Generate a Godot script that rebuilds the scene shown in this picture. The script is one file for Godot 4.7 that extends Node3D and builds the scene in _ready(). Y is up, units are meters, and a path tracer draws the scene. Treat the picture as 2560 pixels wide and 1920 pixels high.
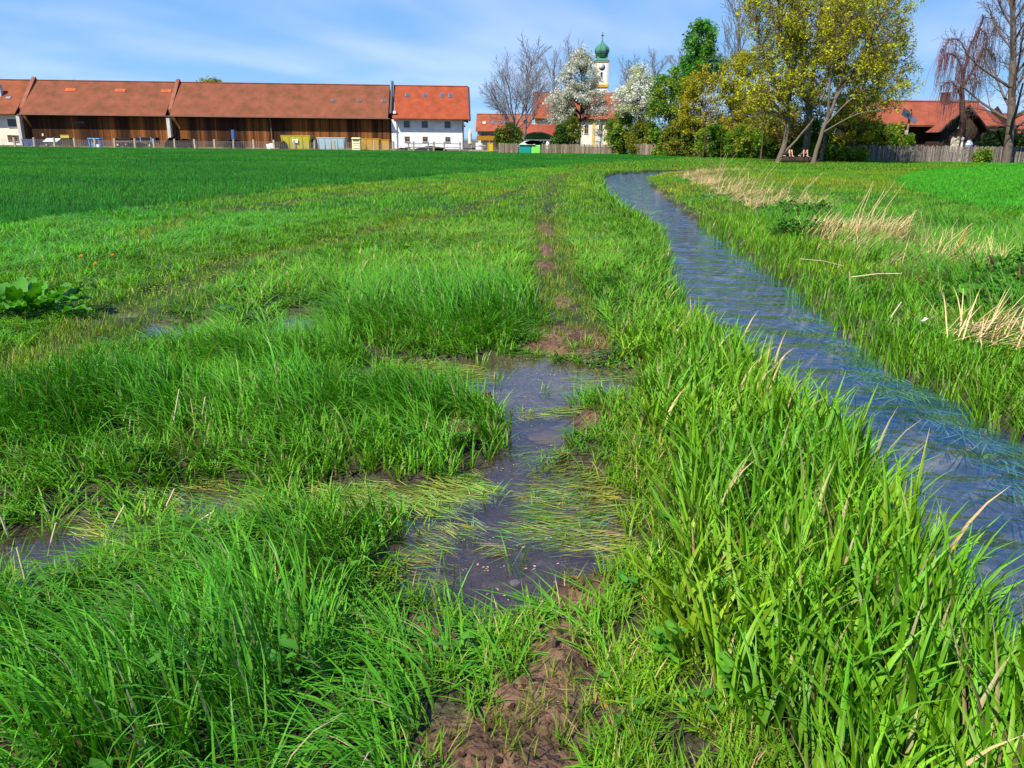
extends Node3D

# ---------------------------------------------------------------- mesh builder
class MB:
	var V := PackedVector3Array()
	var N := PackedVector3Array()
	var C := PackedColorArray()
	var U := PackedVector2Array()
	var I := PackedInt32Array()
	func vert(p: Vector3, n: Vector3, c: Color, uv := Vector2.ZERO) -> int:
		V.append(p); N.append(n); C.append(c); U.append(uv)
		return V.size() - 1
	# corners counter-clockwise seen from outside
	func quad(a: Vector3, b: Vector3, c: Vector3, d: Vector3, col: Color) -> void:
		var n := (b - a).cross(c - a).normalized()
		if n == Vector3.ZERO: n = (c - a).cross(d - a).normalized()
		var i := V.size()
		for p in [a, b, c, d]: vert(p, n, col)
		I.append_array(PackedInt32Array([i, i + 2, i + 1, i, i + 3, i + 2]))
	func tri(a: Vector3, b: Vector3, c: Vector3, col: Color) -> void:
		var n := (b - a).cross(c - a).normalized()
		var i := V.size()
		for p in [a, b, c]: vert(p, n, col)
		I.append_array(PackedInt32Array([i, i + 2, i + 1]))
	# a box by centre and size, edges chamfered by e
	func box(o: Vector3, s: Vector3, col: Color, e := 0.0, bs := Basis()) -> void:
		var h := s * 0.5
		var k := Vector3(h.x - e, h.y - e, h.z - e)
		var faces := [[Vector3.RIGHT, Vector3.UP, Vector3.BACK], [Vector3.LEFT, Vector3.UP, Vector3.FORWARD], [Vector3.UP, Vector3.BACK, Vector3.RIGHT], [Vector3.DOWN, Vector3.BACK, Vector3.LEFT], [Vector3.BACK, Vector3.UP, Vector3.LEFT], [Vector3.FORWARD, Vector3.UP, Vector3.RIGHT]]
		for f in faces:
			var n: Vector3 = f[0] * h
			var u: Vector3 = f[1] * k
			var v: Vector3 = f[2] * k
			if (f[1] as Vector3).cross(f[2]).dot(f[0]) < 0: v = -v
			quad(o + bs * (n - u - v), o + bs * (n + u - v), o + bs * (n + u + v), o + bs * (n - u + v), col)
		if e > 0.0:
			for a in 3:
				var b := (a + 1) % 3
				var c := (a + 2) % 3
				for s1 in [-1.0, 1.0]:
					for s2 in [-1.0, 1.0]:
						var p1 := Vector3(); var p2 := Vector3(); var ax := Vector3()
						p1[b] = h[b] * s1; p1[c] = k[c] * s2
						p2[b] = k[b] * s1; p2[c] = h[c] * s2
						ax[a] = k[a]
						var q := [p1 - ax, p1 + ax, p2 + ax, p2 - ax]
						if (q[1] - q[0]).cross(q[2] - q[0]).dot(p1 + p2) < 0: q.reverse()
						quad(o + bs * q[0], o + bs * q[1], o + bs * q[2], o + bs * q[3], col)
	func tube(pts: Array, rad: Array, sides: int, col: Color, cap := true, col2 := Color(-1, 0, 0)) -> void:
		var first := V.size()
		var up := Vector3.UP
		var n := pts.size()
		for k in n:
			var d: Vector3 = (pts[mini(k + 1, n - 1)] - pts[maxi(k - 1, 0)]).normalized()
			if absf(d.dot(up)) > 0.95: up = Vector3.RIGHT if absf(d.x) < 0.9 else Vector3.BACK
			var x := d.cross(up).normalized()
			up = x.cross(d)
			var cc := col if col2.r < 0 else col.lerp(col2, float(k) / (n - 1))
			for j in sides:
				var a := TAU * j / sides
				var r := x * cos(a) + up * sin(a)
				vert(pts[k] + r * rad[k], r, cc)
		for k in n - 1:
			for j in sides:
				var a := first + k * sides + j
				var b := first + k * sides + (j + 1) % sides
				I.append_array(PackedInt32Array([a, b, b + sides, a, b + sides, a + sides]))
		if cap and rad[0] > 0.02:
			for e in [0, n - 1]:
				var c := vert(pts[e], (pts[e] - pts[1 if e == 0 else n - 2]).normalized(), col)
				var s0: int = first + e * sides
				for j in sides:
					if e == 0: I.append_array(PackedInt32Array([c, s0 + (j + 1) % sides, s0 + j]))
					else: I.append_array(PackedInt32Array([c, s0 + j, s0 + (j + 1) % sides]))
	# profile of (radius, height) turned round the y axis
	func lathe(prof: Array, sides: int, col: Color, o := Vector3.ZERO, sx := 1.0, flat_sides := false) -> void:
		for k in prof.size() - 1:
			var p: Vector2 = prof[k]
			var q: Vector2 = prof[k + 1]
			var nn := Vector2(q.y - p.y, p.x - q.x).normalized()
			for j in sides:
				var a := TAU * (j + 0.5) / sides
				var b := TAU * (j + 1.5) / sides
				var m := (a + b) / 2
				var i := V.size()
				for t in [[p, a], [q, a], [q, b], [p, b]]:
					var w: float = m if flat_sides else t[1]
					vert(o + Vector3(t[0].x * cos(t[1]) * sx, t[0].y, t[0].x * sin(t[1])), Vector3(nn.x * cos(w), nn.y, nn.x * sin(w)).normalized(), col)
				I.append_array(PackedInt32Array([i, i + 2, i + 1, i, i + 3, i + 2]))
	func mesh() -> ArrayMesh:
		var m := ArrayMesh.new()
		var arr := []
		arr.resize(Mesh.ARRAY_MAX)
		arr[Mesh.ARRAY_VERTEX] = V
		arr[Mesh.ARRAY_NORMAL] = N
		arr[Mesh.ARRAY_COLOR] = C
		arr[Mesh.ARRAY_TEX_UV] = U
		arr[Mesh.ARRAY_INDEX] = I
		m.add_surface_from_arrays(Mesh.PRIMITIVE_TRIANGLES, arr)
		return m

# ---------------------------------------------------------------- scene helpers
var M := {}
var taken := {}

func numbered(called: String) -> String:
	var n: int = taken.get(called, 0)
	taken[called] = n + 1
	return called if n == 0 else "%s_%03d" % [called, n]

func tag(o: Node3D, label: String, category: String, group := "", kind := "") -> Node3D:
	o.set_meta("label", label)
	o.set_meta("category", category)
	if group: o.set_meta("group", group)
	if kind: o.set_meta("kind", kind)
	return o

func thing(called: String, at: Vector3, turn: float, label: String, category: String, group := "") -> Node3D:
	var o := Node3D.new()
	o.name = numbered(called)
	add_child(o, true)
	o.position = at
	o.rotation.y = turn
	return tag(o, label, category, group)

func part(called: String, b, mat: Material, parent: Node3D = null, kind := "") -> MeshInstance3D:
	var o := MeshInstance3D.new()
	o.name = called if parent else numbered(called)
	o.mesh = b.mesh() if b is MB else b
	o.material_override = mat
	(parent if parent else self).add_child(o, true)
	if kind: o.set_meta("kind", kind)
	return o

func lin(r: float, g: float, b: float) -> Color:
	return Color(r, g, b).linear_to_srgb()

func mat(rough := 0.85, spec := 0.3) -> StandardMaterial3D:
	var m := StandardMaterial3D.new()
	m.vertex_color_use_as_albedo = true
	m.roughness = rough
	m.metallic_specular = spec
	return m

func leafy(rough: float, back: Color, spec := 0.4) -> StandardMaterial3D:
	var m := mat(rough, spec)
	m.backlight_enabled = true
	m.backlight = back
	return m

func noise(freq: float, sd: int, oct := 3, type := FastNoiseLite.TYPE_SIMPLEX_SMOOTH) -> FastNoiseLite:
	var n := FastNoiseLite.new()
	n.noise_type = type
	n.frequency = freq
	n.seed = sd
	n.fractal_octaves = oct
	return n

func noise_tex(freq: float, sd: int, size: int, oct := 4, as_normal := false, bump := 4.0, ramp: Array = []) -> NoiseTexture2D:
	var t := NoiseTexture2D.new()
	t.width = size; t.height = size
	t.seamless = true
	t.noise = noise(freq, sd, oct)
	t.as_normal_map = as_normal
	t.bump_strength = bump
	if ramp:
		var g := Gradient.new()
		g.offsets = PackedFloat32Array(ramp[0])
		g.colors = PackedColorArray(ramp[1])
		t.color_ramp = g
	return t

# a plaster, tile or wood surface: mottled by a texture laid in the world
func mottled(freq: float, sd: int, scale: float, dark: float, rough := 0.9, bump := 0.0, ramp: Array = []) -> StandardMaterial3D:
	var m := mat(rough, 0.25)
	m.albedo_texture = noise_tex(freq, sd, 512, 6, false, 1.0, ramp if ramp else [[0.25, 0.75], [Color(dark, dark, dark), Color.WHITE]])
	m.uv1_triplanar = true
	m.uv1_scale = Vector3.ONE * scale
	if bump > 0.0:
		m.heightmap_enabled = true
		m.heightmap_texture = noise_tex(freq * 2.0, sd + 1, 512, 4)
		m.heightmap_scale = bump
	return m

# many copies of one mesh as one node
func scatter(called: String, m: Mesh, material: Material, buf: PackedFloat32Array, parent: Node3D = null) -> MultiMeshInstance3D:
	var mm := MultiMesh.new()
	mm.transform_format = MultiMesh.TRANSFORM_3D
	mm.use_colors = true
	mm.mesh = m
	mm.instance_count = buf.size() / 16
	mm.buffer = buf
	var o := MultiMeshInstance3D.new()
	o.name = called if parent else numbered(called)
	o.multimesh = mm
	o.material_override = material
	o.set_meta("kind", "stuff")
	(parent if parent else self).add_child(o, true)
	return o

func put(buf: PackedFloat32Array, b: Basis, o: Vector3, c: Color) -> void:
	buf.append_array(PackedFloat32Array([b.x.x, b.y.x, b.z.x, o.x, b.x.y, b.y.y, b.z.y, o.y, b.x.z, b.y.z, b.z.z, o.z, c.r, c.g, c.b, 1.0]))

# one blade of grass: leaves the ground at a lean and curls over towards yaw
func blade(b: MB, base: Vector3, yaw: float, lean: float, curl: float, length: float, w: float, segs: int, c0: Color, c1: Color, fold := 0.0, twist := 0.0) -> void:
	var f := Vector3(cos(yaw), 0, sin(yaw))
	var p := base
	var prev := -1
	var three := fold > 0.0
	for k in segs + 1:
		var t := float(k) / segs
		var th := lean + curl * t * t
		var d := f * sin(th) + Vector3.UP * cos(th)
		var nn := f * cos(th) - Vector3.UP * sin(th)
		var s := Vector3.UP.cross(f).rotated(d, twist * t)
		nn = nn.rotated(d, twist * t)
		var ww := w * 0.5 * (1.0 - pow(t, 2.2)) * (0.65 + 0.35 * minf(1.0, t * 4.0))
		var col := c0.lerp(c1, t)
		var i := b.V.size()
		if k == segs:
			b.vert(p, -nn, col)
			if three: b.I.append_array(PackedInt32Array([prev, prev + 1, i, prev + 1, prev + 2, i]))
			else: b.I.append_array(PackedInt32Array([prev, prev + 1, i]))
		else:
			if three:
				b.vert(p - s * ww, (-nn - s * fold).normalized(), col)
				b.vert(p + nn * ww * fold, -nn, col)
				b.vert(p + s * ww, (-nn + s * fold).normalized(), col)
			else:
				b.vert(p - s * ww, -nn, col)
				b.vert(p + s * ww, -nn, col)
			if k > 0:
				if three: b.I.append_array(PackedInt32Array([prev, prev + 1, i + 1, prev, i + 1, i, prev + 1, prev + 2, i + 2, prev + 1, i + 2, i + 1]))
				else: b.I.append_array(PackedInt32Array([prev, prev + 1, i + 1, prev, i + 1, i]))
		prev = i
		p += d * length / segs

func tuft(sd: int, n: int, rad: float, le: Vector2, wi: Vector2, lean: Vector2, curl: Vector2, spread: float, segs: int, c0: Color, c1: Color, fold := 0.0, dry := 0.0) -> ArrayMesh:
	var r := RandomNumberGenerator.new()
	r.seed = sd
	var b := MB.new()
	for k in n:
		var a := r.randf() * TAU
		var q := sqrt(r.randf()) * rad
		var v := r.randf_range(0.72, 1.25)
		var y := r.randf_range(-1, 1) * spread
		var m := Color(v * r.randf_range(0.85, 1.2), v, v * r.randf_range(0.8, 1.2))
		var k0 := c0 * m
		var k1 := c1 * m
		if r.randf() < dry:
			k0 = Color(0.42, 0.31, 0.13) * v
			k1 = Color(0.5, 0.38, 0.18) * v
		blade(b, Vector3(cos(a) * q, -0.01, sin(a) * q), y, r.randf_range(lean.x, lean.y), r.randf_range(curl.x, curl.y), r.randf_range(le.x, le.y), r.randf_range(wi.x, wi.y), segs, k0, k1, fold, r.randf_range(-0.8, 0.8))
	return b.mesh()

# ---------------------------------------------------------------- lie of the land
var nz := noise(0.35, 11, 3)
var nf := noise(2.6, 12, 3)
var nl := noise(0.09, 13, 2)
var ng := noise(0.8, 14, 2)
const WATER := -0.12
const FLOOD := -0.04
var bank := [[2.0, 1.6, 3.4], [-2.5, 1.5, 3.2], [-4.0, 1.7, 3.15], [-5.0, 1.68, 3.2], [-6.4, 1.62, 3.15], [-8.2, 1.58, 3.3], [-10.0, 1.85, 3.55], [-12.0, 2.1, 3.7], [-14.0, 2.4, 3.85], [-16.0, 2.72, 4.0], [-20.0, 2.75, 4.2], [-26.0, 2.9, 4.8], [-34.0, 3.5, 5.5], [-40.0, 4.1, 6.4], [-45.0, 5.2, 8.2], [-49.0, 8.0, 11.5], [-52.0, 14.0, 18.0], [-54.0, 30.0, 34.0]]

func edges(z: float) -> Vector2:
	if z > bank[0][0]: return Vector2(bank[0][1], bank[0][2])
	for k in bank.size() - 1:
		if z >= bank[k + 1][0]:
			var t: float = (bank[k][0] - z) / (bank[k][0] - bank[k + 1][0])
			var w := 0.10 * nz.get_noise_2d(z * 5.0, 7.0)
			return Vector2(lerpf(bank[k][1], bank[k + 1][1], t) + w, lerpf(bank[k][2], bank[k + 1][2], t) + 0.12 * nz.get_noise_2d(z * 6.0, 90.0))
	return Vector2(900, 901)

# flooded hollow: grid of signed distances (positive inside)
const GX := -4.6
const GZ := -9.0
const GS := 0.05
const GW := 124
const GH := 160
var flood := PackedFloat32Array()
var pools := [
	PackedVector2Array([Vector2(-1.2, -6.05), Vector2(-0.7, -5.72), Vector2(-0.42, -5.4), Vector2(-0.2, -4.95), Vector2(-0.02, -4.72), Vector2(-0.13, -4.15), Vector2(-0.32, -3.85), Vector2(-0.42, -3.5), Vector2(-0.5, -3.12), Vector2(-0.5, -2.78), Vector2(-0.2, -2.58), Vector2(0.02, -2.56), Vector2(0.22, -2.85), Vector2(0.48, -3.05), Vector2(0.55, -3.5), Vector2(0.42, -3.95), Vector2(0.28, -4.15), Vector2(0.38, -4.6), Vector2(0.4, -4.95), Vector2(0.56, -5.2), Vector2(1.0, -5.5), Vector2(1.3, -5.9), Vector2(0.7, -6.0), Vector2(0.3, -6.25), Vector2(0.09, -6.42), Vector2(-0.39, -6.22)]),
	PackedVector2Array([Vector2(-2.35, -2.9), Vector2(-2.1, -3.3), Vector2(-1.75, -3.4), Vector2(-1.55, -3.1), Vector2(-1.8, -2.78)]),
	PackedVector2Array([Vector2(-1.8, -3.5), Vector2(-1.65, -3.85), Vector2(-1.25, -3.8), Vector2(-1.15, -3.45), Vector2(-1.4, -3.28)]),
	PackedVector2Array([Vector2(-1.1, -3.5), Vector2(-0.9, -3.75), Vector2(-0.3, -3.8), Vector2(-0.35, -3.45), Vector2(-0.9, -3.42)]),
	PackedVector2Array([Vector2(-3.2, -6.3), Vector2(-3.3, -7.4), Vector2(-2.75, -7.5), Vector2(-2.55, -6.6)]),
	PackedVector2Array([Vector2(-2.3, -8.0), Vector2(-2.15, -6.7), Vector2(-1.65, -6.5), Vector2(-1.7, -7.2), Vector2(-1.95, -8.0)]),
	PackedVector2Array([Vector2(-2.35, -4.15), Vector2(-2.3, -4.5), Vector2(-2.0, -4.4), Vector2(-1.9, -4.15)]),
	PackedVector2Array([Vector2(-3.9, -7.7), Vector2(-3.7, -7.9), Vector2(-3.5, -7.6), Vector2(-3.75, -7.45)]),
]

func make_flood() -> void:
	flood.resize(GW * GH)
	for j in GH:
		for i in GW:
			var p := Vector2(GX + i * GS, GZ + j * GS)
			var best := -3.0
			for q: PackedVector2Array in pools:
				var d := 9.0
				for k in q.size():
					d = minf(d, p.distance_to(Geometry2D.get_closest_point_to_segment(p, q[k], q[(k + 1) % q.size()])))
				if not Geometry2D.is_point_in_polygon(p, q): d = -d
				best = maxf(best, d)
			flood[j * GW + i] = best + 0.05 * nf.get_noise_2d(p.x, p.y)

func pool(x: float, z: float) -> float:
	var u := (x - GX) / GS
	var v := (z - GZ) / GS
	if u < 0 or v < 0 or u >= GW - 1 or v >= GH - 1: return -3.0
	var i := int(u); var j := int(v)
	u -= i; v -= j
	var k := j * GW + i
	return lerpf(lerpf(flood[k], flood[k + 1], u), lerpf(flood[k + GW], flood[k + GW + 1], u), v)

var muds := [[0.62, -5.65, 0.2, 0.22], [0.45, -4.75, 0.14, 0.26], [-0.22, -4.98, 0.12, 0.12], [0.5, -12.5, 0.1, 0.8], [0.6, -15.5, 0.12, 1.2], [0.5, -6.65, 0.34, 0.5], [0.24, -2.78, 0.2, 0.16], [-0.27, -2.47, 0.09, 0.18], [0.17, -2.32, 0.1, 0.2], [0.1, -2.02, 0.19, 0.19], [-0.02, -1.82, 0.22, 0.17], [0.05, -1.6, 0.26, 0.2], [0.52, -8.2, 0.1, 0.4], [0.42, -10.8, 0.12, 0.7], [0.3, -4.75, 0.12, 0.1], [-0.3, -4.45, 0.14, 0.07]]

func mud(x: float, z: float) -> float:
	if x < -1.0 or x > 1.5 or z < -18.0: return -1.0
	var best := -1.0
	for m in muds:
		var a: float = (x - m[0]) / m[2]
		var b: float = (z - m[1]) / m[3]
		best = maxf(best, 1.0 - sqrt(a * a + b * b))
	return best + 0.35 * nf.get_noise_2d(x * 1.5, z * 1.5)

func along(z: float, pts: Array) -> float:
	for k in pts.size() - 1:
		if z >= pts[k + 1].y: return lerpf(pts[k].x, pts[k + 1].x, clampf((pts[k].y - z) / (pts[k].y - pts[k + 1].y), 0.0, 1.0))
	return pts[-1].x

var path_line := [Vector2(0.05, -1.0), Vector2(0.2, -2.8), Vector2(0.42, -4.7), Vector2(0.55, -7.3), Vector2(0.5, -10.0), Vector2(0.67, -17.0), Vector2(1.4, -31.5), Vector2(3.2, -45.0), Vector2(8.0, -58.0)]
var track_line := [Vector2(-3.4, -4.5), Vector2(-3.55, -7.5), Vector2(-3.6, -10.8), Vector2(-2.5, -14.2), Vector2(-1.2, -19.0), Vector2(1.2, -33.0), Vector2(3.0, -44.0), Vector2(8.5, -60.0)]
var stripe_line := [Vector2(-6.2, -13.0), Vector2(-6.4, -17.8), Vector2(-5.1, -23.0), Vector2(-1.9, -32.6), Vector2(4.6, -46.5), Vector2(12.0, -66.0)]
var crop_line := [Vector2(-9.6, -9.0), Vector2(-9.2, -15.0), Vector2(-8.7, -19.4), Vector2(-7.2, -26.0), Vector2(-4.1, -36.0), Vector2(2.6, -54.0), Vector2(14.5, -79.0), Vector2(20.0, -96.0)]
var crop_right := [Vector2(9.5, -12.0), Vector2(11.0, -18.0), Vector2(12.4, -23.7), Vector2(14.3, -31.0), Vector2(17.3, -38.6), Vector2(24.7, -52.0), Vector2(40.0, -70.0)]

func ground(x: float, z: float) -> float:
	var near := clampf(1.0 - absf(z) / 60.0, 0.0, 1.0)
	var h := 0.03 * nz.get_noise_2d(x, z) * near + 0.02 + 0.012 * nf.get_noise_2d(x, z) * clampf(1.0 + z / 12.0, 0.0, 1.0)
	var e := edges(z)
	if x > e.y: h += 0.10 * smoothstep(0.2, 1.2, x - e.y) * clampf(1.0 - (x - e.y) / 9.0, 0.0, 1.0)
	var q := pool(x, z)
	if q > -0.25:
		h = lerpf(h, -0.035 + (h - 0.02), smoothstep(-0.25, 0.02, q))
		h -= 0.075 * smoothstep(-0.03, 0.12, q)
	var m := mud(x, z)
	if m > 0.0 and q < 0.05:
		h += m * 0.05 * smoothstep(0.05, -0.1, q) + minf(1.0, m * 3.0) * 0.035 * nf.get_noise_2d(x * 3.0, z * 3.0)
	var s := minf(x - e.x, e.y - x)
	if s > -0.15:
		h = lerpf(h, -0.5 - 0.05 * nf.get_noise_2d(x, z), smoothstep(-0.12, 0.45, s))
	return h

func ground_color(x: float, z: float) -> Color:
	var v := 0.75 + 0.5 * nf.get_noise_2d(x * 1.3 + 40.0, z * 1.3)
	var e := edges(z)
	var c := Color(0.085, 0.075, 0.035).lerp(Color(0.05, 0.105, 0.02), smoothstep(-5.0, -9.0, z))
	if x < along(z, crop_line) or x > along(z, crop_right): c = Color(0.03, 0.07, 0.018)
	if z < -100: c = Color(0.05, 0.08, 0.025).lerp(Color(0.22, 0.18, 0.11), smoothstep(-111.0, -114.0, z) * smoothstep(5.0, 0.0, x))
	var s := minf(x - e.x, e.y - x)
	var q := pool(x, z)
	var m := mud(x, z)
	if m > -0.25: c = c.lerp(Color(0.235, 0.13, 0.075), smoothstep(-0.25, 0.1, m))
	if q > -0.1:
		var fl := nf.get_noise_2d(x * 2.2 + 9.0, z * 5.0)
		var bed := Color(0.075, 0.05, 0.042).lerp(Color(0.2, 0.16, 0.13), smoothstep(0.12, 0.5, fl) * smoothstep(-2.4, -3.2, z))
		bed = bed.lerp(Color(0.26, 0.22, 0.13), 0.7 * smoothstep(-4.9, -5.4, z))
		c = c.lerp(bed, smoothstep(-0.1, 0.03, q))
	if s > -0.2:
		var fl := nf.get_noise_2d(x * 0.8, z * 1.7 + 30.0)
		c = c.lerp(Color(0.085, 0.07, 0.045).lerp(Color(0.3, 0.25, 0.17), smoothstep(0.0, 0.5, fl)), smoothstep(-0.2, 0.1, s))
	return c * v

func build_ground() -> void:
	var xs := []
	var zs := []
	var x := 0.0
	while x < 420.0:
		xs.append(x)
		x += 0.045 if x < 5.5 else minf(30.0, 0.045 + (x - 5.5) * 0.06)
	var neg := []
	x = -0.045
	while x > -420.0:
		neg.append(x)
		x -= 0.045 if x > -4.6 else minf(30.0, 0.045 + (-x - 4.6) * 0.06)
	neg.reverse()
	xs = neg + xs
	var z := 40.0
	while z > -700.0:
		zs.append(z)
		z -= 0.05 if z <= -0.8 and z > -9.0 else (4.0 if z > 4.0 else 0.4) if z > -0.8 else minf(20.0, 0.05 + (-9.0 - z) * 0.035)
	var W := xs.size()
	var H := zs.size()
	var hs := PackedFloat32Array()
	hs.resize(W * H)
	for j in H:
		for i in W:
			hs[j * W + i] = ground(xs[i], zs[j])
	var b := MB.new()
	for j in H:
		for i in W:
			var k := j * W + i
			var i0 := maxi(i - 1, 0); var i1 := mini(i + 1, W - 1); var j0 := maxi(j - 1, 0); var j1 := mini(j + 1, H - 1)
			var dx: float = (hs[j * W + i1] - hs[j * W + i0]) / (xs[i1] - xs[i0])
			var dz: float = (hs[j1 * W + i] - hs[j0 * W + i]) / (zs[j1] - zs[j0])
			b.vert(Vector3(xs[i], hs[k], zs[j]), Vector3(-dx, 1, -dz).normalized(), ground_color(xs[i], zs[j]))
			if i + 1 < W and j + 1 < H:
				b.I.append_array(PackedInt32Array([k, k + W, k + W + 1, k, k + W + 1, k + 1]))
	var m := mat(0.85, 0.35)
	m.albedo_texture = noise_tex(0.02, 5, 512, 5, false, 1.0, [[0.3, 0.7], [Color(0.72, 0.72, 0.72), Color.WHITE]])
	m.uv1_triplanar = true
	m.uv1_world_triplanar = true
	m.uv1_scale = Vector3.ONE * 1.7
	m.heightmap_enabled = true
	m.heightmap_texture = noise_tex(0.03, 6, 512, 5)
	m.heightmap_scale = 2.0
	tag(part("ground", b, m), "flat ground with muddy footpath, flooded hollow and stream bed", "ground", "", "structure")

func water_mat(bump: float, sc: Vector3, col: Color, sd: int) -> StandardMaterial3D:
	var m := StandardMaterial3D.new()
	m.transparency = BaseMaterial3D.TRANSPARENCY_ALPHA
	m.albedo_color = col
	m.roughness = 0.05
	m.metallic_specular = 0.5
	m.normal_enabled = true
	m.normal_texture = noise_tex(0.012, sd, 1024, 4, true, 10.0)
	m.normal_scale = bump
	m.uv1_scale = sc
	return m

func build_water() -> void:
	var b := MB.new()
	var z := 6.0
	var first := true
	while z > -53.5:
		var e := edges(z)
		var y := WATER
		for x in [e.x - 0.5, e.y + 0.5]: b.vert(Vector3(x, y, z), Vector3.UP, Color.WHITE, Vector2(x, z))
		var k := b.V.size()
		if not first: b.I.append_array(PackedInt32Array([k - 4, k - 2, k - 1, k - 4, k - 1, k - 3]))
		first = false
		z -= 0.25
	tag(part("stream_water", b, water_mat(0.9, Vector3(0.075, 0.17, 1), Color(lin(0.018, 0.115, 0.26), 0.24), 21)), "rippled blue stream curving away between grassy banks", "stream", "", "structure")
	b = MB.new()
	var i := 0
	for q in [[-4.5, -9.0], [-4.5, -2.45], [1.45, -2.45], [1.45, -9.0]]:
		b.vert(Vector3(q[0], FLOOD, q[1]), Vector3.UP, Color.WHITE, Vector2(q[0], q[1]))
	b.I.append_array(PackedInt32Array([0, 2, 1, 0, 3, 2]))
	tag(part("flood_water", b, water_mat(0.08, Vector3(0.3, 0.5, 1), Color(lin(0.085, 0.055, 0.033), 0.3), 22)), "shallow clear overflow water pooling across the footpath", "puddle", "", "structure")

# ---------------------------------------------------------------- grass
var bufs := {}
func sow(kind: String, variants: int, r: RandomNumberGenerator, x: float, z: float, yaw: float, hs: float, ws: float, c: Color, tilt := 0.0, dy := 0.0) -> void:
	var key := "%s/%d" % [kind, r.randi() % variants]
	if not bufs.has(key): bufs[key] = PackedFloat32Array()
	var b := Basis(Vector3.UP, -yaw).scaled(Vector3(ws, hs, ws))
	if tilt != 0.0: b = Basis(Vector3(sin(yaw), 0, -cos(yaw)), -tilt) * b
	put(bufs[key], b, Vector3(x, ground(x, z) + dy, z), c)

var mounds := [[-0.75, -1.9, 0.65, 0.62, 0.13], [-1.6, -2.3, 0.6, 0.5, 0.08], [-2.5, -4.6, 0.75, 0.75, 0.16], [-0.95, -4.75, 0.85, 0.55, 0.1], [-0.65, -7.7, 1.25, 1.3, 0.15], [-0.15, -2.25, 0.18, 0.3, 0.04], [-0.9, -2.75, 0.45, 0.3, 0.06], [-1.7, -6.0, 0.9, 0.6, 0.05], [-1.5, -8.6, 0.7, 0.8, 0.06], [-0.1, -4.6, 0.25, 0.35, 0.0]]

func swell(x: float, z: float) -> float:
	var best := 0.0
	for m in mounds:
		var a: float = (x - m[0]) / m[2]
		var b: float = (z - m[1]) / m[3]
		var d := a * a + b * b
		if d < 1.0: best = maxf(best, m[4] * (1.0 - d) / 0.1)
	return best

const GREEN := Color(1, 1, 1)

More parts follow.
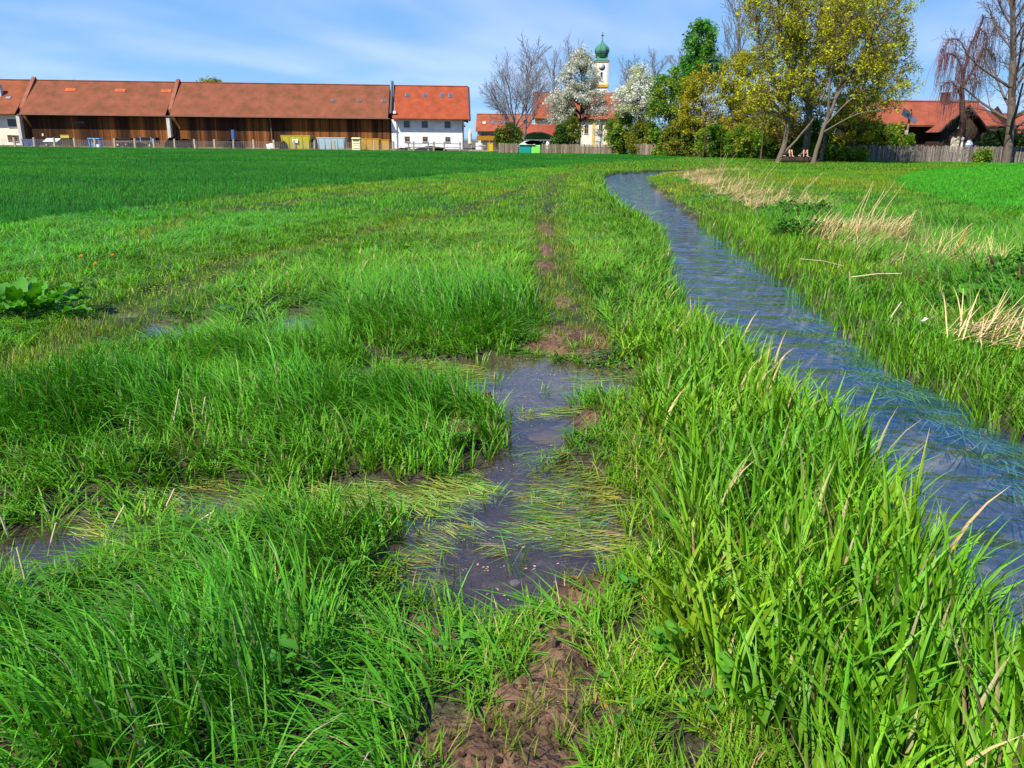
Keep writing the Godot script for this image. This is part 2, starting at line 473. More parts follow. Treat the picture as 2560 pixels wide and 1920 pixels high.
func build_grass() -> void:
	var r := RandomNumberGenerator.new()
	r.seed = 77
	var bands := [[-0.35, -7.0, 0.078, 0], [-7.0, -18.0, 0.13, 1], [-18.0, -50.0, 0.34, 2], [-50.0, -114.0, 0.75, 3]]
	for band in bands:
		var z: float = band[0]
		var cell: float = band[2]
		var lod: int = band[3]
		while z > band[1]:
			var half: float = -z * 0.64 + (1.3 if lod < 2 else 4.0)
			var x := -half
			while x < half:
				candidate(r, x + r.randf() * cell, z - r.randf() * cell, lod)
				x += cell
			z -= cell
	var x := -80.0
	while x < -15.0:
		sow("straw", 4, r, x + r.randf() * 0.5, -114.6 - r.randf() * 1.2, r.randf() * TAU, r.randf_range(1.2, 2.6), 3.0, Color(0.75, 0.72, 0.6) * r.randf_range(0.6, 1.0))
		x += 0.22
	var g0 := Color(0.125, 0.27, 0.018)
	var g1 := Color(0.10, 0.35, 0.016)
	var y0 := Color(0.17, 0.29, 0.018)
	var y1 := Color(0.14, 0.37, 0.012)
	var fine := leafy(0.52, Color(0.75, 0.8, 0.3), 0.28)
	var broad := leafy(0.45, Color(0.75, 0.8, 0.3), 0.36)
	for key: String in bufs:
		var kind := key.get_slice("/", 0)
		var v := int(key.get_slice("/", 1))
		var m: Mesh
		var s := 100 + v
		match kind:
			"long": m = tuft(s, 15, 0.055, Vector2(0.22, 0.46), Vector2(0.006, 0.0125), Vector2(0.05, 0.85), Vector2(0.7, 2.2), 1.1, 5, g0, g1, 0.0, 0.015)
			"stiff": m = tuft(s + 20, 16, 0.045, Vector2(0.18, 0.36), Vector2(0.006, 0.012), Vector2(0.0, 0.45), Vector2(0.2, 1.2), PI, 4, g0, g1 * Color(1.25, 1.08, 1), 0.25, 0.02)
			"turf": m = tuft(s + 40, 22, 0.06, Vector2(0.04, 0.11), Vector2(0.003, 0.006), Vector2(0.1, 0.9), Vector2(0.2, 1.2), PI, 3, y0, y1 * Color(0.9, 0.9, 1), 0.0, 0.05)
			"reed": m = tuft(s + 60, 9, 0.06, Vector2(0.3, 0.64), Vector2(0.013, 0.025), Vector2(0.0, 0.42), Vector2(0.05, 1.1), PI, 6, y0, y1, 0.35, 0.07)
			"bank": m = tuft(s + 80, 12, 0.06, Vector2(0.2, 0.42), Vector2(0.009, 0.016), Vector2(0.0, 0.5), Vector2(0.2, 1.1), PI, 5, y0 * Color(0.8, 0.95, 1), y1 * Color(0.8, 0.92, 1.1), 0.3, 0.03)
			"float": m = tuft(s + 90, 12, 0.09, Vector2(0.06, 0.17), Vector2(0.005, 0.009), Vector2(1.4, 1.58), Vector2(-0.06, 0.12), 0.5, 3, Color(0.36, 0.29, 0.07), Color(0.24, 0.36, 0.04), 0.0, 0.25)
			"patch": m = tuft(s + 110, 48, 0.24, Vector2(0.08, 0.2), Vector2(0.007, 0.013), Vector2(0.0, 0.6), Vector2(0.2, 1.3), PI, 3, g0 * Color(1.1, 1, 1), g1 * Color(1.3, 1.05, 1), 0.0, 0.03)
			"crop": m = tuft(s + 130, 52, 0.25, Vector2(0.12, 0.22), Vector2(0.006, 0.011), Vector2(0.0, 0.5), Vector2(0.4, 1.5), PI, 3, Color(0.045, 0.18, 0.02), Color(0.038, 0.245, 0.022))
			"cropfar": m = tuft(s + 150, 120, 0.6, Vector2(0.12, 0.22), Vector2(0.014, 0.026), Vector2(0.0, 0.5), Vector2(0.4, 1.5), PI, 2, Color(0.045, 0.18, 0.02), Color(0.038, 0.245, 0.022))
			"patchfar": m = tuft(s + 170, 60, 0.6, Vector2(0.1, 0.22), Vector2(0.025, 0.045), Vector2(0.0, 0.6), Vector2(0.3, 1.3), PI, 2, g0, g1 * Color(1.3, 1.05, 1), 0.0, 0.04)
			"straw": m = tuft(s + 190, 16, 0.12, Vector2(0.15, 0.42), Vector2(0.005, 0.01), Vector2(0.8, 1.5), Vector2(-0.2, 0.5), 0.9, 3, Color(0.5, 0.36, 0.16), Color(0.62, 0.47, 0.24))
			"weed": m = tuft(s + 210, 16, 0.1, Vector2(0.12, 0.38), Vector2(0.006, 0.013), Vector2(1.25, 1.56), Vector2(-0.05, 0.3), 0.6, 5, Color(0.09, 0.22, 0.11), Color(0.17, 0.36, 0.19))
			"herb": m = herb(s + 230)
			"flower": m = flower_bits(s + 240)
		var o := scatter({"long": "long_grass", "stiff": "stiff_grass", "turf": "short_turf", "reed": "reed_grass", "bank": "bank_grass", "float": "floating_grass", "patch": "meadow_grass", "crop": "young_crop", "cropfar": "distant_crop", "patchfar": "distant_meadow_grass", "straw": "dry_grass", "weed": "water_weed", "herb": "broadleaf_herbs", "flower": "yellow_flower_specks"}[kind], m, broad if kind in ["reed", "bank", "stiff"] else fine, bufs[key])
		tag(o, {"long": "long soft lodged green grass in swirling mounds beside the flooded hollow", "stiff": "medium upright green grass between puddles and path", "turf": "short worn yellowish turf on the footpath and wheel track", "reed": "tall broad-bladed bright green reed grass on the near stream bank", "bank": "broad green grass lining both edges of the stream", "float": "yellowish flattened grass blades floating on the overflow water", "patch": "uneven meadow grass in the middle distance", "crop": "even dark green young crop of the fields", "cropfar": "smooth dark green far crop field in front of the barn", "patchfar": "far grass strip before the trees", "straw": "dry straw-coloured grass along the far stream bank", "weed": "pale blue-green weed trailing under water by the right bank", "herb": "small broad-leaved green herbs among the grass", "flower": "tiny yellow-green flowering plants along the wheel track"}[kind], "grass", "", "stuff")

func herb(sd: int) -> ArrayMesh:
	var r := RandomNumberGenerator.new()
	r.seed = sd
	var b := MB.new()
	for k in 9:
		var a := r.randf() * TAU
		var l := r.randf_range(0.025, 0.05)
		var q := r.randf_range(0.0, 0.06)
		var h := r.randf_range(0.02, 0.16)
		var t := r.randf_range(0.9, 1.5)
		leaf(b, Vector3(cos(a) * q, h, sin(a) * q), a, t, l, l * 0.62, Color(0.06, 0.2, 0.02) * r.randf_range(0.75, 1.3), 0.15)
		if k % 3 == 0: blade(b, Vector3(0, -0.01, 0), a, 0.1, 0.5, h + 0.02, 0.004, 2, Color(0.08, 0.15, 0.03), Color(0.08, 0.18, 0.03))
	return b.mesh()

func flower_bits(sd: int) -> ArrayMesh:
	var r := RandomNumberGenerator.new()
	r.seed = sd
	var b := MB.new()
	for k in 14:
		var a := r.randf() * TAU
		var q := r.randf_range(0.0, 0.12)
		leaf(b, Vector3(cos(a) * q, r.randf_range(0.04, 0.11), sin(a) * q), a, r.randf_range(1.0, 1.7), 0.03, 0.022, Color(0.30, 0.34, 0.02) * r.randf_range(0.7, 1.2), 0.1)
	return b.mesh()

# one pointed leaf with a folded midrib
func leaf(b: MB, p: Vector3, yaw: float, tilt: float, length: float, w: float, c: Color, fold := 0.2, wave := 0.0, segs := 4) -> void:
	var f := Vector3(cos(yaw), 0, sin(yaw))
	var s := Vector3.UP.cross(f)
	var q := p
	var prev := -1
	for k in segs + 1:
		var t := float(k) / segs
		var th := tilt + 0.5 * t
		var d := f * sin(th) + Vector3.UP * cos(th)
		var nn := Vector3.UP * sin(th) - f * cos(th)
		var ww := w * 0.5 * sin(PI * pow(t, 0.75)) + 0.0006
		var wv := wave * ww * sin(k * 2.4)
		var i := b.vert(q - s * ww + nn * (ww * fold + wv), (nn + s * fold).normalized(), c)
		b.vert(q, nn, c * Color(1.15, 1.1, 1.2))
		b.vert(q + s * ww + nn * (ww * fold - wv), (nn - s * fold).normalized(), c)
		if k > 0: b.I.append_array(PackedInt32Array([prev, prev + 1, i + 1, prev, i + 1, i, prev + 1, prev + 2, i + 2, prev + 1, i + 2, i + 1]))
		prev = i
		q += d * length / segs

var floats := [[0.4, -3.5, 0.3, 0.42, 2.9, 1.0], [0.1, -3.2, 0.25, 0.12, 2.8, 0.3], [-0.3, -3.3, 0.2, 0.15, 3.3, 0.4], [-0.72, -3.6, 0.55, 0.27, 3.2, 0.9], [-0.35, -3.75, 0.3, 0.18, 3.1, 0.8], [-0.8, -5.95, 0.45, 0.16, 0.1, 1.0], [-0.45, -5.7, 0.25, 0.16, 0.3, 0.8], [0.3, -4.1, 0.2, 0.2, 2.6, 0.7], [-1.5, -3.4, 0.4, 0.3, 3.4, 0.6], [0.35, -5.35, 0.3, 0.12, 0.4, 0.35], [0.25, -4.9, 0.2, 0.08, 0.0, 0.8], [-0.35, -2.95, 0.3, 0.16, 3.5, 0.25], [0.6, -5.75, 0.25, 0.16, 0.2, 0.3]]

func candidate(r: RandomNumberGenerator, x: float, z: float, lod: int) -> void:
	var e := edges(z)
	var s := minf(x - e.x, e.y - x)
	var lo := ng.get_noise_2d(x, z)
	var low := nl.get_noise_2d(x, z)
	var v := r.randf_range(0.8, 1.2) * (1.0 + 0.25 * lo)
	if s > 0.0:
		# water: weed trails along the right bank, blades stand in the shallows
		if s > 0.14 and e.y - x < 0.6 and z > -8.5 and z < -2.0 and r.randf() < smoothstep(0.6, 0.15, e.y - x) * 0.5:
			sow("weed", 3, r, x, z, 1.45 + r.randf_range(-0.4, 0.4), 0.5, 1.0, Color(v, v, v), 0.0, WATER - 0.02 - ground(x, z) + r.randf_range(-0.03, 0.02))
		elif s < 0.2 and r.randf() < (0.85 if e.y - x < 0.2 else 0.5) and lod < 2:
			sow("bank", 4, r, x, z, r.randf() * TAU, 0.8, 0.9, Color(v, v, v))
		return
	if lod == 3:
		if z > -113.0 and x < along(z, crop_line): sow("cropfar", 4, r, x, z, r.randf() * TAU, 1.0, 1.0, Color(v * (1.0 + 0.5 * low), v * (1.0 + 0.25 * low), v))
		elif x > along(z, crop_right) and z > -76.0: sow("cropfar", 4, r, x, z, r.randf() * TAU, 0.8, 1.0, Color(v * 1.9, v * 1.75, v))
		elif z > -95.0: sow("patchfar", 4, r, x, z, r.randf() * TAU, 0.8, 1.0, Color(v * (0.95 + low * 0.5), v * 0.85, v))
		return
	var q := pool(x, z) if z > -9.5 else -3.0
	if q > -0.02:
		for f in floats:
			var a: float = (x - f[0]) / f[2]
			var b: float = (z - f[1]) / f[3]
			if a * a + b * b < 1.0 and r.randf() < f[5]:
				for n in (3 if f[5] >= 0.8 else 2): sow("float", 4, r, x + r.randf_range(-0.05, 0.05), z + r.randf_range(-0.05, 0.05), f[4] + 0.5 * lo + r.randf_range(-0.3, 0.3), 1.0, r.randf_range(0.7, 1.1), Color(v * r.randf_range(0.4, 1.1), v * r.randf_range(0.9, 1.1), v), 0.0, FLOOD + r.randf_range(-0.004, 0.012) - ground(x, z))
				if r.randf() < 0.2: sow("stiff", 4, r, x, z, r.randf() * TAU, 0.45, 0.9, Color(v * 1.3, v, v))
				return
		if q > 0.03:
			if r.randf() < (0.008 if x > -0.45 else 0.12): sow("stiff", 4, r, x, z, r.randf() * TAU, 0.6, 0.9, Color(v, v, v))
			elif x < -1.3 and r.randf() < 0.2: sow("herb", 3, r, x, z, r.randf() * TAU, 0.4, 0.9, Color(v * 1.2, v, v))
			return
	var m := mud(x, z)
	if m > 0.0 and r.randf() < 0.9 + 0.1 * m:
		var k := r.randf()
		if k < 0.2: sow("turf", 3, r, x, z, r.randf() * TAU, 0.9, 0.8, Color(v * 1.1, v * 0.85, v))
		elif k < 0.26: sow("stiff", 5, r, x, z, r.randf() * TAU, 0.3, 0.55, Color(v * 1.2, v, v))
		elif k < 0.36: sow("float", 4, r, x, z, r.randf() * TAU, 1.0, 0.6, Color(v, v * 0.8, v), 0.0, 0.012)
		return
	# crop fields
	if x < along(z, crop_line) + 0.25 * lo:
		sow("crop", 4, r, x, z, r.randf() * TAU, 0.9 + 0.3 * lo, 0.6 if lod < 2 else 1.0, Color(v * (1.0 + 0.5 * low), v * (1.0 + 0.25 * low), v))
		return
	if x > along(z, crop_right) + 0.25 * lo:
		sow("crop", 4, r, x, z, r.randf() * TAU, 0.7, 0.6 if lod < 2 else 1.0, Color(v * 2.0, v * 1.8, v))
		return
	var dr := x - e.y
	if dr >= 0.0:
		# right bank
		if dr < 0.95 + 0.3 * lo and lod < 2:
			sow("bank", 4, r, x, z, r.randf() * TAU, r.randf_range(0.32, 0.64), 1.0, Color(v * (1.15 + 0.3 * low + 0.3 * lo), v * 1.05, v))
			return
		var dry := exp(-pow((dr - 1.9 - 0.3 * lo) / 0.55, 2.0)) * smoothstep(-9.0, -16.0, z) * smoothstep(-60.0, -40.0, z)
		if r.randf() < dry * (0.9 if lod == 2 else 0.45) * smoothstep(-0.25, 0.15, lo + 0.15):
			sow("straw", 4, r, x, z, r.randf_range(-1.2, 0.9), r.randf_range(0.7, 1.3), 1.0 if lod < 2 else 1.7, Color(v, v, v))
			return
		if lod == 2: sow("patch", 4, r, x, z, r.randf() * TAU, 0.55 + 0.4 * lo, 1.0, Color(v * (1.15 + low * 0.9 + lo * 0.5), v, v))
		elif lo > 0.12: sow("stiff", 4, r, x, z, r.randf() * TAU, 0.5, 1.3, Color(v * 0.85, v * 0.85, v))
		else: sow("turf" if r.randf() < 0.6 else "long", 3, r, x, z, low * 5.0 + r.randf_range(-1, 1), 1.1 if r.randf() < 0.7 else 0.5, 1.4, Color(v * (1.0 + low * 0.5), v * 0.95, v))
		return
	var dl := e.x - x
	var dp := absf(x - along(z, path_line))
	var px := x - along(z, path_line)
	# reeds on the near bank
	var reach := 0.85 if z > -5.0 else lerpf(0.85, 0.45, clampf((-5.0 - z) / 6.0, 0.0, 1.0))
	if dl < reach + 0.15 * lo and z > -17.0 and px > 0.22:
		var h := lerpf(0.95, 0.6, clampf(dl / reach, 0.0, 1.0)) * lerpf(1.0, 0.42, clampf((-z - 3.0) / 6.0, 0.0, 1.0))
		if lod == 0 and r.randf() < 0.72: sow("reed", 5, r, x, z, r.randf() * TAU, h * r.randf_range(0.8, 1.1), 1.0, Color(v * (0.95 + 0.35 * lo), v, v))
		elif r.randf() < 0.75: sow("bank", 4, r, x, z, r.randf() * TAU, h * 1.15, 1.0 if lod == 0 else 1.25, Color(v, v * 1.0, v))
		if r.randf() < 0.05: sow("straw", 4, r, x, z, r.randf() * TAU, 0.5, 0.5, Color(v, v, v))
		return
	if dl < 0.4 and z <= -17.0:
		sow("bank", 4, r, x, z, r.randf() * TAU, 0.7, 1.2 if lod < 2 else 2.0, Color(v, v, v))
		return
	# worn path and wheel track
	var dt := absf(x - along(z, track_line) - 0.15 * lo)
	var ds := absf(x - along(z, stripe_line) - 0.6 * lo)
	if dp < 0.3 + 0.1 * lo and z < -6.3:
		sow("turf", 3, r, x, z, r.randf() * TAU, r.randf_range(0.7, 1.3), 1.0 if lod < 2 else 2.2, Color(v * 1.2, v * 0.92, v))
		return
	if dt < 0.3 and z < -4.4:
		if r.randf() < 0.82: sow("turf", 3, r, x, z, r.randf() * TAU, r.randf_range(0.7, 1.2), 1.0 if lod < 2 else 2.4, Color(v * 1.2, v * 1.0, v))
		elif z < -8.0: sow("flower", 2, r, x, z, r.randf() * TAU, 0.8, 0.9, Color(v, v, v))
		return
	if ds < 0.5 and z < -13.0 and r.randf() < 0.75:
		sow("turf", 3, r, x, z, r.randf() * TAU, 1.0, 1.2 if lod < 2 else 2.6, Color(v * 1.45, v * 1.1, v * 1.2))
		return
	var sw := swell(x, z)
	if lod == 0 or (lod == 1 and (sw > 0.15 or (z > -11.0 and x > -2.6))):
		var left := clampf((-x - 2.6) / 1.2, 0.0, 1.0) * clampf((-z - 4.6) / 1.2, 0.0, 1.0)
		var right := smoothstep(0.1, 0.3, px) * smoothstep(-6.4, -6.0, z)
		var h := (0.62 + 0.45 * sw + 0.25 * lo) * (1.0 - 0.5 * left) * (1.0 - 0.45 * right)
		if dp < 0.28 and z > -4.5: h *= 0.55
		if q > -0.12: h *= 0.8
		if z < -6.3 and x < -1.6 and q > -0.5: h *= 0.6
		if x < -1.0 and z > -3.6 and z < -2.3: h *= 0.62
		if x > -0.6 and x < 0.7 and z > -2.75 and z < -1.7: h *= 0.5
		if x > -1.3 and x < -0.1 and z > -5.75 and z < -4.9: h *= 0.62
		if x > 0.0 and z > -7.0 and z < -5.9: h *= 0.5
		if lod == 0 and nf.get_noise_2d(x * 1.1, z * 1.1 + 70.0) < -0.28 - 0.1 * r.randf(): return
		var yaw := 0.6 + low * 6.0 + lo * 2.2 + r.randfn(0.0, 0.55)
		var c := Color(v * (0.88 - 0.22 * minf(sw, 0.9) + 0.35 * low + 0.4 * right), v * (1.0 - 0.05 * sw), v * (1.0 + 0.2 * sw))
		if r.randf() < 0.06: sow("herb", 3, r, x, z, r.randf() * TAU, h * 1.3, 1.3, Color(v, v, v))
		if (sw > 0.25 and r.randf() < 0.72) or (r.randf() < 0.4 and right < 0.5): sow("long", 5, r, x, z, yaw, h * 1.1, 1.0 if lod == 0 else 1.3, c)
		else: sow("stiff", 5, r, x, z, r.randf() * TAU, h * 0.95, 1.0 if lod == 0 else 1.25, c)
		if z > -3.0 and h < 0.42: sow("turf", 3, r, x + r.randf_range(-0.04, 0.04), z, r.randf() * TAU, r.randf_range(0.9, 1.4), 1.1, Color(v, v, v))
		if right > 0.2 and z > -4.6:
			sow("turf", 3, r, x + r.randf_range(-0.04, 0.04), z + r.randf_range(-0.04, 0.04), r.randf() * TAU, r.randf_range(0.9, 1.5), 1.2, Color(v * 1.05, v * 0.95, v))
			if r.randf() < 0.1: sow("herb", 3, r, x, z, r.randf() * TAU, 0.6, 1.0, Color(v, v, v))
		if left > 0.3 and r.randf() < 0.5: sow("turf", 3, r, x, z, r.randf() * TAU, 1.0, 1.0, Color(v * 1.1, v * 0.95, v))
		return
	if lod == 1:
		var h := 0.38 + 0.3 * lo
		if r.randf() < 0.55: sow("turf", 3, r, x, z, r.randf() * TAU, 1.2, 1.5, Color(v * (0.85 + 0.4 * low), v * 1.02, v))
		else: sow("stiff" if lo > 0.0 else "long", 4, r, x, z, low * 6.0 + r.randf_range(-1, 1), h, 1.4, Color(v * (0.88 + 0.4 * low), v * 1.04, v))
		if r.randf() < 0.03: sow("herb", 3, r, x, z, r.randf() * TAU, 0.8, 2.2, Color(v * 0.9, v, v * 1.3))
		return
	sow("patch", 4, r, x, z, r.randf() * TAU, 0.62 + 0.5 * lo, 1.0, Color(v * (0.95 + low * 0.6 + 0.3 * lo), v * 1.05, v))

# ---------------------------------------------------------------- trees
func rv(g: RandomNumberGenerator) -> Vector3:
	return Vector3(g.randf_range(-1, 1), g.randf_range(-1, 1), g.randf_range(-1, 1))

# a limb that wobbles on its way and branches; thick wood goes to the first builder, twigs to the second
func grow(bs: Array, p: Vector3, d: Vector3, r: float, length: float, lvl: int, S: Dictionary, g: RandomNumberGenerator, tips: Array) -> void:
	var n: int = S.segs[lvl]
	var pts := [p]
	var rad := [r]
	var dirs := [d]
	var thin: float = S.get("thin", 0.016)
	for k in n:
		d = (d + rv(g) * S.wob * (1.0 if lvl > 0 else 0.35) + Vector3.UP * S.up[lvl]).normalized()
		p += d * length / n
		pts.append(p)
		dirs.append(d)
		rad.append(maxf(thin, r * lerpf(1.0, 0.45 if lvl < S.levels else 0.5, float(k + 1) / n)))
	bs[0 if lvl < 2 else 1].tube(pts, rad, [8, 6, 4, 3, 3, 3][lvl], S.bark, lvl < 2)
	if lvl >= S.levels:
		tips.append_array(pts.slice(1))
		return
	var m: int = S.kids[lvl]
	var az := g.randf() * TAU
	for k in m:
		var t: float = lerpf(S.from[lvl], 1.0, (k + g.randf() * 0.8) / m)
		var f := t * n
		var i := mini(int(f), n - 1)
		var q: Vector3 = pts[i].lerp(pts[i + 1], f - i)
		var dd: Vector3 = dirs[i + 1]
		az += 2.4 + g.randf_range(-0.4, 0.4)
		var side := dd.cross(Vector3.UP if absf(dd.y) < 0.9 else Vector3.RIGHT).normalized().rotated(dd, az)
		var nd := dd.rotated(side, S.ang[lvl] * g.randf_range(0.7, 1.25) * lerpf(1.15, 0.75, t))
		grow(bs, q, nd, maxf(thin, lerpf(rad[i], rad[i + 1], f - i) * S.thick), length * S.ratio[lvl] * lerpf(1.1, 0.7, t) * g.randf_range(0.75, 1.2), lvl + 1, S, g, tips)

func wood(o: Node3D, bs: Array, bark: Material) -> void:
	part("trunk", bs[0], bark, o)
	if bs[1].V.size(): part("twigs", bs[1], bark, o)

func bare_tree(at: Vector3, S: Dictionary, label: String) -> Node3D:
	var g := RandomNumberGenerator.new()
	g.seed = S.seed
	var o := thing("bare_tree", at, 0.0, label, "tree", "leafless trees round the village")
	var bs := [MB.new(), MB.new()]
	grow(bs, Vector3(0, -0.2, 0), Vector3(S.get("lean", 0.0), 1, 0).normalized(), S.r, S.len, 0, S, g, [])
	wood(o, bs, M.bark)
	return o

func copy_tree(src: Node3D, at: Vector3, turn: float, sc: Vector3, label: String) -> Node3D:
	var o := src.duplicate()
	o.name = numbered("bare_tree")
	add_child(o, true)
	o.position = at
	o.rotation.y = turn
	o.scale = sc
	o.set_meta("label", label)
	return o

func clump(sd: int, n: int, size: float) -> ArrayMesh:
	var g := RandomNumberGenerator.new()
	g.seed = sd
	var b := MB.new()
	for k in n:
		var p := rv(g).limit_length(1.0)
		var u := rv(g).normalized()
		var w := u.cross(rv(g)).normalized()
		var s := size * g.randf_range(0.35, 1.5)
		var c := Color.WHITE * g.randf_range(0.75, 1.2)
		b.quad(p - u * s, p - w * s * 0.55, p + u * s, p + w * s * 0.55, c)
	return b.mesh()

# a crown of leaf clumps on branches that reach from the trunk to spots inside ellipsoids
func leafy_tree(called: String, at: Vector3, S: Dictionary, label: String, category := "tree", group := "trees along the garden fences") -> Node3D:
	var g := RandomNumberGenerator.new()
	g.seed = S.seed
	var o := thing(called, at, 0.0, label, category, group)
	var bs := [MB.new(), MB.new()]
	var trunks: Array = S.trunks
	for t in trunks:
		var pts: Array = t[0]
		var fine := []
		var rads := []
		var steps := 4
		for k in pts.size() - 1:
			for j in steps:
				var f := float(j) / steps
				fine.append(pts[k].cubic_interpolate(pts[k + 1], pts[maxi(k - 1, 0)], pts[mini(k + 2, pts.size() - 1)], f) + rv(g) * t[1] * 0.12)
				rads.append(lerpf(t[1], t[2], pow((k + f) / (pts.size() - 1), 0.7)) * (1.45 if k + j == 0 else 1.0))
		fine.append(pts[-1])
		rads.append(t[2])
		bs[0].tube(fine, rads, 8, S.bark)
		t.append(fine)
		t.append(rads)
	var buf := PackedFloat32Array()
	for e in S.crown:
		for k in int(e[2]):
			var v := rv(g)
			while v.length() > 1.0: v = rv(g)
			v = v.normalized() * pow(v.length(), 0.75)
			var c: Vector3 = e[0] + v * e[1]
			# branch from the trunk that is nearest below
			var best := 1e9
			var from := Vector3.ZERO
			var fr := 0.05
			for t in trunks:
				for j in t[3].size():
					var p: Vector3 = t[3][j]
					var cost := absf((c.y - p.y) - 0.55 * Vector2(c.x - p.x, c.z - p.z).length()) + 0.5 * Vector2(c.x - p.x, c.z - p.z).length() + (0.0 if p.y > S.get("fork", 1.0) else 50.0)
					if cost < best:
						best = cost; from = p; fr = t[4][j]
			var d := c.distance_to(from)
			var mid: Vector3 = from.lerp(c, 0.5) + Vector3.UP * d * S.get("arch", 0.12) + rv(g) * d * 0.1
			var r0 := minf(fr * 0.6, 0.012 + d * S.get("stout", 0.012))
			bs[1].tube([from, from.lerp(mid, 0.55) + rv(g) * d * 0.03, mid, mid.lerp(c, 0.5) + rv(g) * d * 0.06, c], [r0, r0 * 0.8, r0 * 0.6, r0 * 0.4, 0.012], 4, S.get("bark2", S.bark), false)
			var tw: int = S.get("twigs", 3)
			for j in tw:
				var q: Vector3 = c + rv(g) * S.spread * 1.1 + Vector3.UP * S.spread * 0.4
				bs[1].tube([mid.lerp(c, g.randf_range(0.2, 1.0)), q], [0.02, 0.01], 3, S.get("bark2", S.bark), false)
			var col: Color = S.tones[g.randi() % S.tones.size()]
			var many := int(S.clumps * g.randf_range(0.4, 1.5))
			for j in many:
				var q: Vector3 = c + rv(g) * S.spread * Vector3(1, S.get("flat", 0.75), 1)
				var s: float = S.size * g.randf_range(0.45, 1.5)
				put(buf, Basis.from_euler(rv(g) * PI).scaled(Vector3.ONE * s), q, col * g.randf_range(0.75, 1.25))
	wood(o, bs, M.bark)
	if buf.size(): scatter("crown", S.get("leaf", M.clump_mesh), S.get("leaf_mat", M.leaf), buf, o)
	return o

func bush(called: String, at: Vector3, size: Vector3, sd: int, tones: Array, n: int, label: String, group := "bushes along the garden fences") -> Node3D:
	var trunks := []
	var g := RandomNumberGenerator.new()
	g.seed = sd + 500
	for k in 4:
		var a := g.randf() * TAU
		trunks.append([[Vector3(cos(a) * 0.12, -0.05, sin(a) * 0.12), Vector3(cos(a) * size.x * 0.25, size.y * 0.35, sin(a) * size.z * 0.25), Vector3(cos(a) * size.x * 0.5, size.y * 0.75, sin(a) * size.z * 0.5)], 0.04, 0.015])
	return leafy_tree(called, at, {"seed": sd, "trunks": trunks, "bark": Color(0.09, 0.07, 0.05), "fork": 0.1, "crown": [[Vector3(0, size.y * 0.52, 0), Vector3(size.x, size.y * 0.55, size.z), int(n * 1.6)]], "tones": tones, "clumps": 22, "spread": 0.34, "size": 0.2, "twigs": 2}, label, "bush", group)

